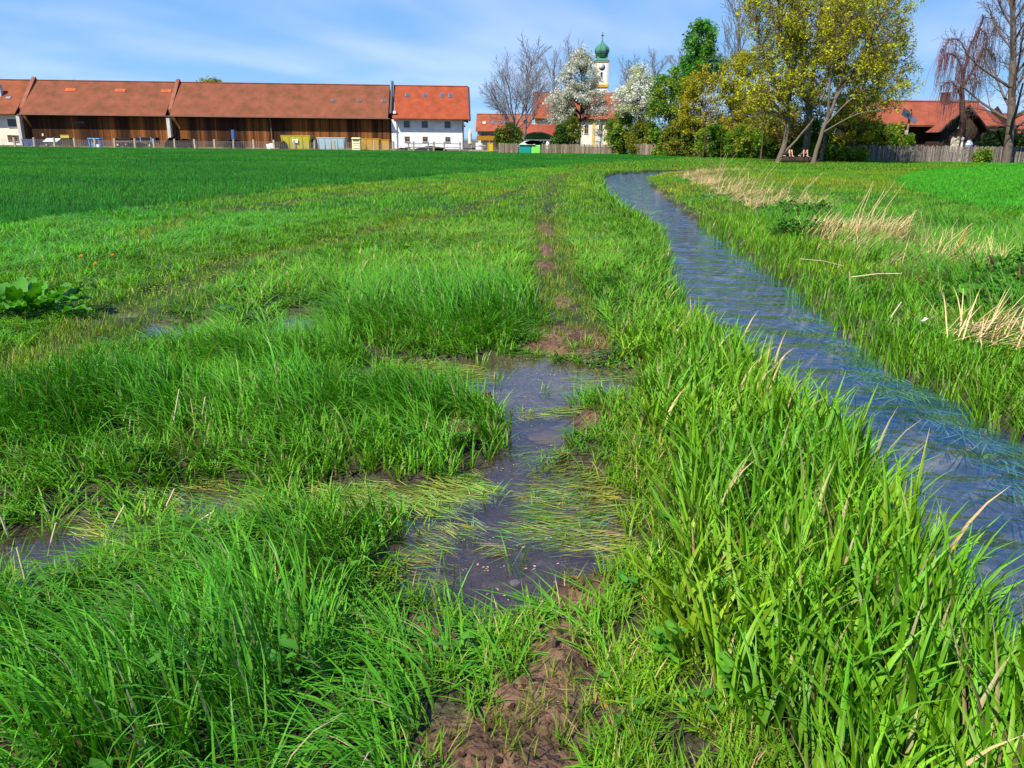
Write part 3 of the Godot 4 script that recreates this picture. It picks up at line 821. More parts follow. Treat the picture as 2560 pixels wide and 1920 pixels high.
func build_trees() -> void:
	M.bark = mat(0.95, 0.15)
	M.leaf = leafy(0.6, Color(0.8, 0.85, 0.4), 0.2)
	M.petal = leafy(0.7, Color(0.8, 0.8, 0.7), 0.1)
	M.clump_mesh = clump(5, 9, 0.42)
	M.petal_mesh = clump(6, 10, 0.34)
	var grey := Color(0.17, 0.15, 0.14)
	# leafless trees
	var S := {"seed": 4, "r": 0.42, "len": 4.2, "levels": 4, "segs": [4, 7, 5, 4, 3], "kids": [9, 8, 8, 5], "from": [0.66, 0.2, 0.15, 0.1], "ang": [0.8, 0.65, 0.65, 0.6], "ratio": [2.3, 0.48, 0.5, 0.55], "up": [0.0, 0.085, 0.02, 0.02, 0.0], "wob": 0.13, "thick": 0.5, "bark": Color(0.22, 0.21, 0.21), "thin": 0.013}
	bare_tree(Vector3(0.0, 0, -125), S, "big round leafless tree with a fan of grey limbs beside the balcony house")
	var T := {"seed": 9, "r": 0.2, "len": 13.0, "levels": 3, "segs": [9, 5, 4, 3], "kids": [16, 7, 5], "from": [0.25, 0.2, 0.15], "ang": [0.62, 0.6, 0.6], "ratio": [0.36, 0.5, 0.5], "up": [0.0, 0.1, 0.05, 0.02], "wob": 0.14, "thick": 0.5, "bark": grey, "thin": 0.02}
	var slim := bare_tree(Vector3(1.5, 0, -129), T, "slim leaning leafless tree at the left end of the church roof")
	copy_tree(slim, Vector3(12.0, 0, -200), 1.0, Vector3(1.1, 1.5, 1.1), "tallest far leafless tree rising left of the white blossom tree")
	copy_tree(slim, Vector3(8.6, 0, -185), 2.4, Vector3(1.0, 1.25, 1.0), "dark leafless tree just left of the taller one behind the church roof")
	copy_tree(slim, Vector3(27.5, 0, -215), 0.4, Vector3(1.4, 1.15, 1.4), "wide leafless tree close to the right of the church tower")
	copy_tree(slim, Vector3(24.3, 0, -180), 3.9, Vector3(1.1, 1.15, 1.1), "pale leafless tree above the second blossom tree")
	copy_tree(slim, Vector3(29.6, 0, -190), 5.2, Vector3(1.2, 1.28, 1.2), "pale thin leafless tree midway between tower and green tree")
	copy_tree(slim, Vector3(29.2, 0, -155), 1.7, Vector3(1.0, 1.1, 1.0), "faint leafless tree directly left of the dark green tree")
	copy_tree(slim, Vector3(24.6, 0, -96), 3.0, Vector3(0.9, 1.2, 0.9), "bare brownish tree at the left edge of the big yellow-green tree")
	var W := S.duplicate()
	W.merge({"seed": 31, "kids": [9, 7, 6, 4]}, true)
	var wide := bare_tree(Vector3(-106, 0, -185), W, "wide leafless crown showing above the far left roof end")
	copy_tree(wide, Vector3(-100, 0, -190), 2.0, Vector3(0.95, 0.95, 0.95), "paler leafless crown to the right of the far left one")
	copy_tree(wide, Vector3(-56, 0, -215), 4.0, Vector3(1.0, 0.93, 1.0), "leafless crown just peeping over the long barn ridge")
	leafy_tree("round_tree", Vector3(-64.5, 0, -185), {"seed": 3, "trunks": [[[Vector3(0, -0.1, 0), Vector3(0.2, 6, 0), Vector3(0, 10, 0)], 0.3, 0.1]], "bark": grey, "fork": 5.0, "crown": [[Vector3(0, 11.3, 0), Vector3(2.6, 2.6, 2.6), 60]], "tones": [Color(0.25, 0.27, 0.02), Color(0.18, 0.22, 0.02)], "clumps": 10, "spread": 0.5, "size": 0.4}, "yellow-green crown peeping over the barn roof", "tree", "")
	# blossom trees
	var white := [Color(0.62, 0.62, 0.52), Color(0.72, 0.72, 0.64), Color(0.52, 0.54, 0.38)]
	leafy_tree("blossom_tree", Vector3(8.5, 0, -112), {"seed": 21, "trunks": [[[Vector3(0, -0.1, 0), Vector3(-0.05, 3, 0), Vector3(0.1, 7, 0), Vector3(-0.1, 12.2, 0)], 0.22, 0.04]], "bark": Color(0.06, 0.05, 0.045), "fork": 2.6, "arch": 0.1, "crown": [[Vector3(0, 6.2, 0), Vector3(4.3, 2.3, 3.4), 105], [Vector3(-0.2, 9.2, 0), Vector3(2.6, 2.4, 2.4), 65], [Vector3(0, 11.6, 0), Vector3(1.3, 1.6, 1.2), 24], [Vector3(-2.6, 4.6, 0), Vector3(1.5, 1.2, 1.4), 16]], "tones": white, "clumps": 22, "spread": 0.42, "size": 0.25, "leaf": M.petal_mesh, "leaf_mat": M.petal, "twigs": 4}, "tall conical tree covered in white blossom in front of the church", "tree", "white blossom trees")
	leafy_tree("blossom_tree", Vector3(10.9, 0, -109), {"seed": 24, "trunks": [[[Vector3(0, -0.1, 0), Vector3(0.1, 2, 0), Vector3(0.2, 4.6, 0)], 0.1, 0.03]], "bark": Color(0.08, 0.06, 0.05), "fork": 0.6, "crown": [[Vector3(0, 3.2, 0), Vector3(1.0, 2.6, 0.9), 34]], "tones": white, "clumps": 9, "spread": 0.35, "size": 0.16, "leaf": M.petal_mesh, "leaf_mat": M.petal}, "low loose white blossom bush below the church tower", "tree", "white blossom trees")
	leafy_tree("blossom_tree", Vector3(14.3, 0, -100), {"seed": 22, "trunks": [[[Vector3(0, -0.1, 0), Vector3(0.1, 2.6, 0), Vector3(0, 5, 0), Vector3(0, 8.4, 0)], 0.2, 0.05]], "bark": Color(0.06, 0.05, 0.045), "fork": 2.0, "crown": [[Vector3(0.1, 6.0, 0), Vector3(3.0, 2.1, 2.8), 75], [Vector3(0.1, 8.2, 0), Vector3(1.5, 1.7, 1.5), 30]], "tones": [Color(0.72, 0.74, 0.62), Color(0.82, 0.82, 0.74), Color(0.5, 0.55, 0.3)], "clumps": 22, "spread": 0.42, "size": 0.28, "leaf": M.petal_mesh, "leaf_mat": M.petal}, "round full white blossom tree right of the church tower", "tree", "white blossom trees")
	leafy_tree("blossom_tree", Vector3(18.5, 0, -84), {"seed": 23, "trunks": [[[Vector3(0, -0.1, 0), Vector3(0.1, 1.8, 0), Vector3(0, 4.6, 0)], 0.09, 0.03]], "bark": Color(0.07, 0.055, 0.045), "fork": 1.2, "crown": [[Vector3(0.2, 4.7, 0), Vector3(1.5, 1.3, 1.3), 36]], "tones": white, "clumps": 6, "spread": 0.35, "size": 0.14, "leaf": M.petal_mesh, "leaf_mat": M.petal}, "small sparse white blossom tree among yellow-green bushes", "tree", "white blossom trees")
	# greening trees
	leafy_tree("green_tree", Vector3(23.3, 0, -108), {"seed": 41, "trunks": [[[Vector3(0, -0.1, 0), Vector3(0, 5, 0), Vector3(-0.2, 10, 0), Vector3(-0.9, 15, 0)], 0.25, 0.05]], "bark": Color(0.1, 0.08, 0.06), "fork": 4.0, "crown": [[Vector3(-0.6, 13.2, 0), Vector3(1.9, 2.6, 1.8), 60], [Vector3(-0.2, 10.5, 0), Vector3(2.7, 2.0, 2.3), 60], [Vector3(-2.6, 8.6, 0), Vector3(2.3, 2.0, 2.0), 40]], "tones": [Color(0.07, 0.25, 0.025), Color(0.05, 0.19, 0.02), Color(0.12, 0.3, 0.03)], "clumps": 13, "spread": 0.55, "size": 0.3}, "upright fresh green tree standing tallest left of the big yellow tree", "tree")
	var yel := [Color(0.42, 0.38, 0.02), Color(0.36, 0.36, 0.02), Color(0.3, 0.31, 0.02), Color(0.4, 0.33, 0.03)]
	var oliv := [Color(0.2, 0.24, 0.025), Color(0.14, 0.2, 0.02), Color(0.26, 0.25, 0.03)]
	leafy_tree("green_tree", Vector3(17.2, 0, -97), {"seed": 42, "trunks": [[[Vector3(0, -0.1, 0), Vector3(0.3, 4, 0), Vector3(0, 8, 0)], 0.16, 0.04]], "bark": Color(0.1, 0.08, 0.05), "fork": 0.8, "crown": [[Vector3(0, 5.0, 0), Vector3(2.6, 4.4, 2.2), 110]], "tones": [Color(0.13, 0.28, 0.02), Color(0.1, 0.23, 0.02), Color(0.22, 0.3, 0.025)], "clumps": 11, "spread": 0.5, "size": 0.26}, "bushy mid-green tree between the round blossom tree and yellow trees", "tree")
	leafy_tree("yellow_tree", Vector3(19.4, 0, -90), {"seed": 43, "trunks": [[[Vector3(0, -0.1, 0), Vector3(-0.2, 4, 0), Vector3(0.3, 8, 0)], 0.14, 0.03]], "bark": Color(0.13, 0.1, 0.06), "fork": 1.0, "crown": [[Vector3(0, 5.4, 0), Vector3(2.4, 3.6, 2.0), 105]], "tones": yel, "clumps": 20, "spread": 0.55, "size": 0.2}, "ochre-yellow budding tree behind the small blossom tree", "tree")
	leafy_tree("yellow_tree", Vector3(22.9, 0, -88), {"seed": 44, "trunks": [[[Vector3(0, -0.1, 0), Vector3(0.15, 3, 0), Vector3(-0.2, 6, 0), Vector3(0.2, 9.6, 0)], 0.13, 0.03], [[Vector3(0.9, -0.1, 0), Vector3(1.1, 3, 0), Vector3(1.3, 7, 0)], 0.1, 0.03]], "bark": Color(0.24, 0.19, 0.13), "fork": 2.0, "crown": [[Vector3(0, 7.4, 0), Vector3(2.3, 3.0, 2.0), 90], [Vector3(0.2, 3.8, 0), Vector3(2.2, 2.4, 1.8), 46]], "tones": [Color(0.34, 0.34, 0.02), Color(0.26, 0.28, 0.02), Color(0.4, 0.37, 0.02)], "clumps": 20, "spread": 0.55, "size": 0.2}, "pale yellow-green tree with two pale stems by the fence end", "tree")
	# big double tree
	var bigS := {"bark": Color(0.15, 0.125, 0.09), "bark2": Color(0.2, 0.155, 0.075), "fork": 3.0, "stout": 0.02, "arch": 0.1, "tones": [Color(0.47, 0.48, 0.02), Color(0.4, 0.42, 0.03), Color(0.33, 0.3, 0.04), Color(0.56, 0.58, 0.015)], "clumps": 19, "spread": 0.8, "size": 0.14, "twigs": 6}
	var b1 := bigS.duplicate()
	b1.merge({"seed": 51, "trunks": [[[Vector3(-0.1, -0.1, 0), Vector3(0.35, 1.8, 0), Vector3(0.4, 4, 0), Vector3(0.1, 7, 0), Vector3(-1.0, 10, 0), Vector3(-1.4, 15, 0)], 0.27, 0.07], [[Vector3(0.25, 0.7, 0), Vector3(1.5, 2.3, 0.3), Vector3(2.6, 4.2, 0.5), Vector3(3.1, 7.5, 0.5)], 0.12, 0.04], [[Vector3(0.2, 6.5, 0), Vector3(0.9, 9, -0.4), Vector3(1.0, 13, -0.6)], 0.16, 0.06], [[Vector3(0.4, 3.6, 0), Vector3(0.0, 6.5, 0.5), Vector3(-0.3, 10, 0.7), Vector3(-0.2, 15, 0.6)], 0.13, 0.05], [[Vector3(0.3, 4.6, 0), Vector3(-1.6, 7.2, 0.2), Vector3(-2.9, 10.5, 0.2), Vector3(-3.2, 14, 0)], 0.11, 0.04]], "crown": [[Vector3(-1.0, 11.5, 0), Vector3(3.2, 4.4, 3), 190], [Vector3(1.0, 7.4, 0), Vector3(3.2, 2.6, 2.4), 40], [Vector3(-1.4, 5.4, 0), Vector3(2.2, 2.6, 1.8), 50]]}, true)
	leafy_tree("maple_tree", Vector3(21.4, 0, -69), b1, "left trunk of the big yellow-green tree pair, leaning out to the left", "tree", "big yellow-green trees over the meadow edge")
	var b2 := bigS.duplicate()
	b2.merge({"seed": 52, "trunks": [[[Vector3(0, -0.1, 0), Vector3(0.05, 3, 0), Vector3(-0.1, 6, 0), Vector3(0.1, 10, 0), Vector3(-0.1, 16, 0)], 0.38, 0.1], [[Vector3(-0.1, 4.5, 0), Vector3(-1.2, 7.5, 0.4), Vector3(-1.5, 13, 0.5)], 0.2, 0.07], [[Vector3(0, 5, 0), Vector3(1.4, 8, 0.4), Vector3(2.0, 13, 0.3)], 0.22, 0.07]], "crown": [[Vector3(0.2, 12.0, 0), Vector3(4.0, 4.6, 3.4), 230], [Vector3(0, 7.4, 0.3), Vector3(3.4, 2.2, 2.4), 36]]}, true)
	leafy_tree("maple_tree", Vector3(25.5, 0, -75), b2, "thick pale upright middle trunk of the big yellow-green trees", "tree", "big yellow-green trees over the meadow edge")
	var b3 := bigS.duplicate()
	b3.merge({"seed": 53, "trunks": [[[Vector3(-0.2, -0.1, 0), Vector3(0.3, 2.6, 0), Vector3(1.0, 4.8, 0), Vector3(1.5, 8, 0), Vector3(2.4, 12, 0), Vector3(2.8, 15, 0)], 0.2, 0.05], [[Vector3(0.4, 2.9, 0), Vector3(2.2, 5, 0.5), Vector3(5.0, 6.6, 0.7)], 0.085, 0.03], [[Vector3(0.6, 3.6, 0), Vector3(0.3, 6.5, 0.4), Vector3(0.5, 10, 0.5), Vector3(0.4, 14.5, 0.4)], 0.12, 0.05], [[Vector3(1.0, 4.9, 0), Vector3(2.4, 7.6, 0.3), Vector3(3.6, 10.6, 0.4), Vector3(4.2, 14, 0.3)], 0.12, 0.04], [[Vector3(0.3, 2.4, 0), Vector3(2.6, 3.8, 0.8), Vector3(5.4, 4.2, 0.9)], 0.07, 0.025]], "crown": [[Vector3(2.6, 10.5, 0), Vector3(3.4, 4.4, 2.8), 180], [Vector3(4.4, 6.4, 0), Vector3(2.8, 2.4, 2.4), 80]]}, true)
	leafy_tree("maple_tree", Vector3(24.0, 0, -68), b3, "right trunk of the big yellow-green tree pair, leaning right above the log", "tree", "big yellow-green trees over the meadow edge")
	leafy_tree("maple_tree", Vector3(26.0, 0, -72.5), {"seed": 58, "trunks": [[[Vector3(0, -0.1, 0), Vector3(0.3, 3, 0), Vector3(0.9, 7, 0), Vector3(1.5, 12, 0)], 0.2, 0.05]], "bark": Color(0.06, 0.06, 0.055), "fork": 3.0, "crown": [[Vector3(1.0, 9.5, 0), Vector3(2.5, 4.0, 2.2), 50]], "tones": bigS.tones, "clumps": 6, "spread": 0.6, "size": 0.2}, "dark slim trunk right behind the right leaning trunk", "tree", "big yellow-green trees over the meadow edge")
	leafy_tree("willow_tree", Vector3(31.2, 0, -80), {"seed": 54, "trunks": [[[Vector3(0, -0.1, 0), Vector3(0.2, 4, 0), Vector3(0.8, 8, 0), Vector3(1.0, 14, 0)], 0.24, 0.05], [[Vector3(0.2, 3.6, 0), Vector3(2.2, 7, 0), Vector3(4.2, 10.4, 0)], 0.1, 0.03]], "bark": Color(0.07, 0.08, 0.05), "fork": 3.0, "crown": [[Vector3(1.8, 11.6, 0), Vector3(2.4, 3.4, 2.2), 66], [Vector3(3.2, 8.2, 0), Vector3(2.9, 2.8, 2.2), 52]], "tones": [Color(0.12, 0.2, 0.09), Color(0.16, 0.24, 0.08), Color(0.2, 0.26, 0.04)], "clumps": 6, "spread": 0.5, "size": 0.17, "twigs": 5}, "light loose grey-green tree behind the right side of the big trees", "tree")
	# yellow hedge and bushes
	leafy_tree("yellow_tree", Vector3(25.0, 0, -80), {"seed": 57, "trunks": [[[Vector3(0, -0.1, 0), Vector3(0.2, 3, 0), Vector3(0, 6, 0)], 0.1, 0.03]], "bark": Color(0.2, 0.15, 0.09), "fork": 0.6, "crown": [[Vector3(0, 4.6, 0), Vector3(3.2, 3.2, 1.6), 90]], "tones": [Color(0.33, 0.28, 0.03), Color(0.25, 0.18, 0.04), Color(0.38, 0.35, 0.02)], "clumps": 10, "spread": 0.5, "size": 0.2, "twigs": 6}, "ochre thicket filling the gap between the big trunks", "tree")
	leafy_tree("yellow_tree", Vector3(32.0, 0, -82), {"seed": 59, "trunks": [[[Vector3(0, -0.1, 0), Vector3(0.2, 3, 0), Vector3(0, 6, 0)], 0.1, 0.03]], "bark": Color(0.2, 0.15, 0.09), "fork": 0.6, "crown": [[Vector3(-1.0, 5.0, 0), Vector3(3.0, 2.6, 1.6), 70]], "tones": [Color(0.4, 0.33, 0.03), Color(0.3, 0.26, 0.03), Color(0.5, 0.42, 0.02)], "clumps": 9, "spread": 0.5, "size": 0.2, "twigs": 6}, "orange-yellow budding tree overlapping the left end of the brown house roof", "tree")
	leafy_tree("yellow_tree", Vector3(29.6, 0, -76.5), {"seed": 55, "trunks": [[[Vector3(0, -0.1, 0), Vector3(0, 2, 0), Vector3(0.2, 5, 0)], 0.12, 0.03]], "bark": Color(0.12, 0.1, 0.06), "fork": 0.5, "crown": [[Vector3(0, 3.4, 0), Vector3(2.5, 2.3, 1.6), 80]], "tones": [Color(0.55, 0.47, 0.015), Color(0.42, 0.4, 0.02), Color(0.3, 0.3, 0.02)], "clumps": 9, "spread": 0.42, "size": 0.17}, "low bright yellow flowering tree behind the right fence end", "tree")
	leafy_tree("yellow_tree", Vector3(22.2, 0, -77), {"seed": 56, "trunks": [[[Vector3(0, -0.1, 0), Vector3(0, 2, 0), Vector3(-0.2, 4, 0)], 0.08, 0.02]], "bark": Color(0.12, 0.1, 0.06), "fork": 0.5, "crown": [[Vector3(-0.8, 4.2, 0), Vector3(1.5, 1.8, 1.2), 40]], "tones": [Color(0.3, 0.25, 0.02), Color(0.3, 0.18, 0.03), Color(0.18, 0.19, 0.02)], "clumps": 8, "spread": 0.4, "size": 0.17}, "orange-yellow bush seen through the gap left of the leaning trunk", "tree")
	var dk := [Color(0.16, 0.29, 0.025), Color(0.11, 0.22, 0.02), Color(0.25, 0.31, 0.03)]
	for q in [
		[-0.7, -104, 1.6, 3.3, 61, [Color(0.1, 0.15, 0.02), Color(0.07, 0.12, 0.02), Color(0.16, 0.17, 0.03)], 46, "round olive bush under the big leafless tree"],
		[5.5, -103.6, 0.8, 3.0, 62, [Color(0.08, 0.16, 0.02), Color(0.05, 0.11, 0.02)], 36, "narrow green bush leaning over the paling fence by the green tarp"],
		[6.9, -106, 1.2, 4.2, 63, [Color(0.2, 0.24, 0.03), Color(0.12, 0.17, 0.02)], 40, "yellow-green bush under the tall blossom tree"],
		[12.6, -101, 1.8, 4.6, 64, dk, 70, "dark green bush left below the round blossom tree"],
		[15.0, -99, 1.9, 3.6, 65, oliv, 60, "olive bush right below the round blossom tree"],
		[17.6, -91, 2.0, 3.4, 66, oliv, 66, "olive undergrowth left of the small blossom tree"],
		[20.2, -87, 1.8, 3.2, 67, dk, 60, "dark green undergrowth right of the small blossom tree"],
		[22.8, -85, 2.2, 3.0, 68, dk, 60, "dark bush behind the pale stems"],
		[25.6, -84, 2.6, 3.6, 69, dk, 70, "dark green bush behind the big tree trunks"],
		[28.8, -83, 2.6, 3.6, 70, dk, 70, "dark green bush behind the yellow flowering tree"],
		[32.4, -79, 2.2, 3.4, 71, oliv, 64, "olive green bush left of the lamp pole"],
		[35.0, -79.5, 1.7, 3.0, 72, dk, 50, "dark green hedge bush right before the lamp pole"],
		[45.6, -80.5, 1.6, 2.9, 73, [Color(0.03, 0.075, 0.02), Color(0.02, 0.05, 0.015)], 54, "dark evergreen bush before the brown house"],
		[48.0, -80, 1.6, 2.2, 74, oliv, 40, "low olive bush at the right picture edge"],
		[27.4, -76, 0.9, 1.2, 75, dk, 30, "low green bush at the start of the right paling fence"],
		[41.4, -75.6, 0.45, 1.0, 76, dk, 16, "small green bush in front of the right paling fence"],
		[29.8, -75.4, 1.2, 1.1, 77, dk, 24, "spreading green bush before the left end of the right fence"],
		[16.3, -95.4, 0.6, 1.3, 78, dk, 14, "small dark bush before the middle paling fence"],
		[14.0, -98.6, 0.9, 1.6, 79, oliv, 24, "low grey-brown bush at a gap of the middle fence"]]:
		bush("bush", Vector3(q[0], 0, q[1]), Vector3(q[2], q[3], minf(q[2], 1.5)), q[4], q[5], q[6], q[7])
	build_weeping()
	var R := {"seed": 12, "r": 0.4, "len": 14.0, "levels": 4, "segs": [9, 6, 5, 4, 3], "kids": [20, 7, 6, 4], "from": [0.16, 0.2, 0.15, 0.1], "ang": [0.95, 0.7, 0.65, 0.6], "ratio": [0.46, 0.48, 0.5, 0.55], "up": [0.0, 0.12, 0.05, 0.02, 0.0], "wob": 0.13, "thick": 0.42, "bark": Color(0.13, 0.105, 0.085), "thin": 0.012, "lean": -0.02}
	bare_tree(Vector3(42.6, 0, -74), R, "large leafless tree with spreading limbs at the right picture edge")

func build_weeping() -> void:
	var g := RandomNumberGenerator.new()
	g.seed = 8
	var o := thing("weeping_tree", Vector3(41.5, 0, -80), 0.0, "leafless weeping tree with hanging reddish twigs before the brown house", "tree")
	var bs := [MB.new(), MB.new()]
	var bark := Color(0.085, 0.05, 0.045)
	var limbs := [
		[[Vector3(0.1, -0.1, 0), Vector3(0, 3, 0), Vector3(-0.3, 5, 0), Vector3(-0.7, 6.5, 0)], 0.34, 0.2],
		[[Vector3(-0.7, 6.4, 0), Vector3(-0.7, 8.4, 0.2), Vector3(-0.5, 10, 0), Vector3(0.1, 11.6, 0), Vector3(0.3, 12.6, 0)], 0.17, 0.06],
		[[Vector3(-0.7, 6.4, 0), Vector3(-1.0, 7.8, 0.3), Vector3(-1.6, 8.9, 0.5), Vector3(-2.6, 9.4, 0.6), Vector3(-3.3, 8.8, 0.7)], 0.13, 0.03],
		[[Vector3(-0.6, 6.6, 0), Vector3(-0.1, 8.0, 0.4), Vector3(0.3, 9.4, 0.6), Vector3(0.7, 9.8, 0.7), Vector3(1.2, 9.2, 0.8)], 0.12, 0.04],
		[[Vector3(-0.5, 5.4, 0), Vector3(-1.1, 6.3, 0.3), Vector3(-2.0, 7.0, 0.6), Vector3(-2.9, 6.6, 0.8)], 0.11, 0.03],
		[[Vector3(-0.6, 9.5, 0), Vector3(-1.4, 10.6, -0.3), Vector3(-2.3, 10.6, -0.5), Vector3(-2.8, 9.6, -0.5)], 0.07, 0.02],
		[[Vector3(0.2, 12.4, 0), Vector3(1.0, 12.4, 0.2), Vector3(1.5, 11.4, 0.3)], 0.05, 0.02],
		[[Vector3(-0.2, 11, 0), Vector3(0.6, 11.6, -0.6), Vector3(1.6, 10.8, -1.0)], 0.05, 0.02],
		[[Vector3(-0.3, 7.6, 0), Vector3(0.6, 7.8, -0.8), Vector3(1.5, 7.0, -1.2)], 0.07, 0.02]]
	for l in limbs:
		var fine := []
		var rads := []
		var pts: Array = l[0]
		for k in pts.size() - 1:
			for j in 4:
				fine.append(pts[k].cubic_interpolate(pts[k + 1], pts[maxi(k - 1, 0)], pts[mini(k + 2, pts.size() - 1)], j / 4.0) + rv(g) * 0.04)
				rads.append(lerpf(l[1], l[2], (k + j / 4.0) / (pts.size() - 1)))
		fine.append(pts[-1]); rads.append(l[2])
		bs[0].tube(fine, rads, 6, bark)
		if l == limbs[0]: continue
		for k in range(4, fine.size()):
			for j in 7:
				var p: Vector3 = fine[k]
				var out := Vector3(g.randf_range(-1, 1), 0, g.randf_range(-1, 1)) * g.randf_range(0.2, 0.8)
				var drop := g.randf_range(1.0, 3.6)
				bs[1].tube([p, p + out * 0.6 + Vector3.UP * 0.15, p + out + Vector3.DOWN * drop * 0.3, p + out * 1.2 + Vector3.DOWN * drop * 0.7 + rv(g) * 0.1, p + out * 1.25 + Vector3.DOWN * drop], [0.022, 0.018, 0.014, 0.012, 0.01], 3, Color(0.2, 0.1, 0.11), false)
	wood(o, bs, M.bark)

# ---------------------------------------------------------------- buildings
const SLATE := Color(0.02, 0.024, 0.03)

func cube(called: String, o: Vector3, s: Vector3, c: Color, m: Material, parent: Node3D, e := 0.0, bs := Basis()) -> MeshInstance3D:
	var b := MB.new()
	b.box(o, s, c, e, bs)
	return part(called, b, m, parent)

# frame and pane on a wall that faces +z
func window(parent: Node3D, c: Vector3, w: float, h: float, frame: Color, bars := true) -> void:
	var b := MB.new()
	var t := 0.09
	b.box(c + Vector3(0, h / 2 - t / 2, 0.03), Vector3(w, t, 0.08), frame)
	b.box(c + Vector3(0, -h / 2 + t / 2, 0.03), Vector3(w, t, 0.08), frame)
	for s in [-1, 1]: b.box(c + Vector3(s * (w / 2 - t / 2), 0, 0.032), Vector3(t, h - t * 2, 0.08), frame)
	if bars:
		b.box(c + Vector3(0, 0, 0.028), Vector3(0.06, h - t * 2, 0.06), frame)
		b.box(c + Vector3(0, h * 0.12, 0.026), Vector3(w - t * 2, 0.05, 0.05), frame)
	var f := part("window", b, M.paint, parent)
	cube("pane", c + Vector3(0, 0, 0.012), Vector3(w - t, h - t, 0.02), SLATE, M.glass, f)
	cube("sill", c + Vector3(0, -h / 2 - 0.04, 0.07), Vector3(w + 0.16, 0.07, 0.16), Color(0.4, 0.38, 0.35), M.paint, f)

# two slabs from eave to ridge and back to eave; runs along x
func gable_roof(parent: Node3D, x0: float, x1: float, zf: float, zr: float, zb: float, ye: float, yr: float, c: Color, m: Material) -> MeshInstance3D:
	var b := MB.new()
	var t := Vector3(0, 0.16, 0)
	var ef := Vector3(0, ye, zf); var rr := Vector3(0, yr, zr); var eb := Vector3(0, ye, zb)
	var X0 := Vector3(x0, 0, 0); var X1 := Vector3(x1, 0, 0)
	var n := 24
	for k in n:   # front slope in courses, each tile row a little proud of the one above
		var p := ef.lerp(rr, float(k) / n); var q := ef.lerp(rr, float(k + 1) / n)
		b.quad(X0 + p + t + Vector3(0, 0.012, 0), X1 + p + t + Vector3(0, 0.012, 0), X1 + q + t, X0 + q + t, c)
		if k: b.quad(X0 + p + t, X1 + p + t, X1 + p + t + Vector3(0, 0.012, 0), X0 + p + t + Vector3(0, 0.012, 0), c)
	b.quad(X1 + eb + t, X0 + eb + t, X0 + rr + t, X1 + rr + t, c)
	var und := Color(0.12, 0.07, 0.045)
	b.quad(X1 + ef, X0 + ef, X0 + rr, X1 + rr, und)
	b.quad(X0 + eb, X1 + eb, X1 + rr, X0 + rr, und)
	b.quad(X0 + ef, X1 + ef, X1 + ef + t, X0 + ef + t, und)
	b.quad(X1 + eb, X0 + eb, X0 + eb + t, X1 + eb + t, und)
	for q in [[X0, ef, rr], [X0, rr, eb], [X1, rr, ef], [X1, eb, rr]]: b.quad(q[0] + q[1], q[0] + q[1] + t, q[0] + q[2] + t, q[0] + q[2], und)
	var o := part("roof", b, m, parent)
	var rb := MB.new()
	rb.tube([X0 + rr + t * 1.2, X1 + rr + t * 1.2], [0.14, 0.14], 6, c * 0.9)
	part("ridge", rb, m, o)
	return o

# four walls with gables
func shell(parent: Node3D, x0: float, x1: float, zf: float, zb: float, ye: float, yr: float, zr: float, c: Color, m: Material) -> void:
	var b := MB.new()
	var f := func(x: float, y: float, z: float) -> Vector3: return Vector3(x, y, z)
	b.quad(Vector3(x0, -0.3, zf), Vector3(x1, -0.3, zf), Vector3(x1, ye, zf), Vector3(x0, ye, zf), c)
	b.quad(Vector3(x1, -0.3, zb), Vector3(x0, -0.3, zb), Vector3(x0, ye, zb), Vector3(x1, ye, zb), c)
	b.quad(Vector3(x1, -0.3, zf), Vector3(x1, -0.3, zb), Vector3(x1, ye, zb), Vector3(x1, ye, zf), c)
	b.quad(Vector3(x0, -0.3, zb), Vector3(x0, -0.3, zf), Vector3(x0, ye, zf), Vector3(x0, ye, zb), c)
	b.tri(Vector3(x1, ye, zf), Vector3(x1, ye, zb), Vector3(x1, yr, zr), c)
	b.tri(Vector3(x0, ye, zb), Vector3(x0, ye, zf), Vector3(x0, yr, zr), c)
	part("wall", b, m, parent)

func skylight(roof: Node3D, x: float, t: float, zf: float, zr: float, ye: float, yr: float, w := 0.7, h := 0.95, pane := Color(0.07, 0.09, 0.14)) -> void:
	var d := Vector3(0, yr - ye, zr - zf).normalized()
	var n := Vector3(0, -d.z, d.y)
	var c := Vector3(x, lerpf(ye, yr, t) + 0.2, lerpf(zf, zr, t)) + n * 0.03
	var bs := Basis(Vector3.RIGHT, d, -n if Vector3.RIGHT.cross(d).dot(n) < 0 else n)
	var f := cube("skylight", c, Vector3(w, h, 0.12), Color(0.16, 0.18, 0.22), M.paint, roof, 0.02, bs)
	cube("pane", c + n * 0.07, Vector3(w - 0.16, h - 0.16, 0.02), pane, M.glass, f, 0.0, bs)

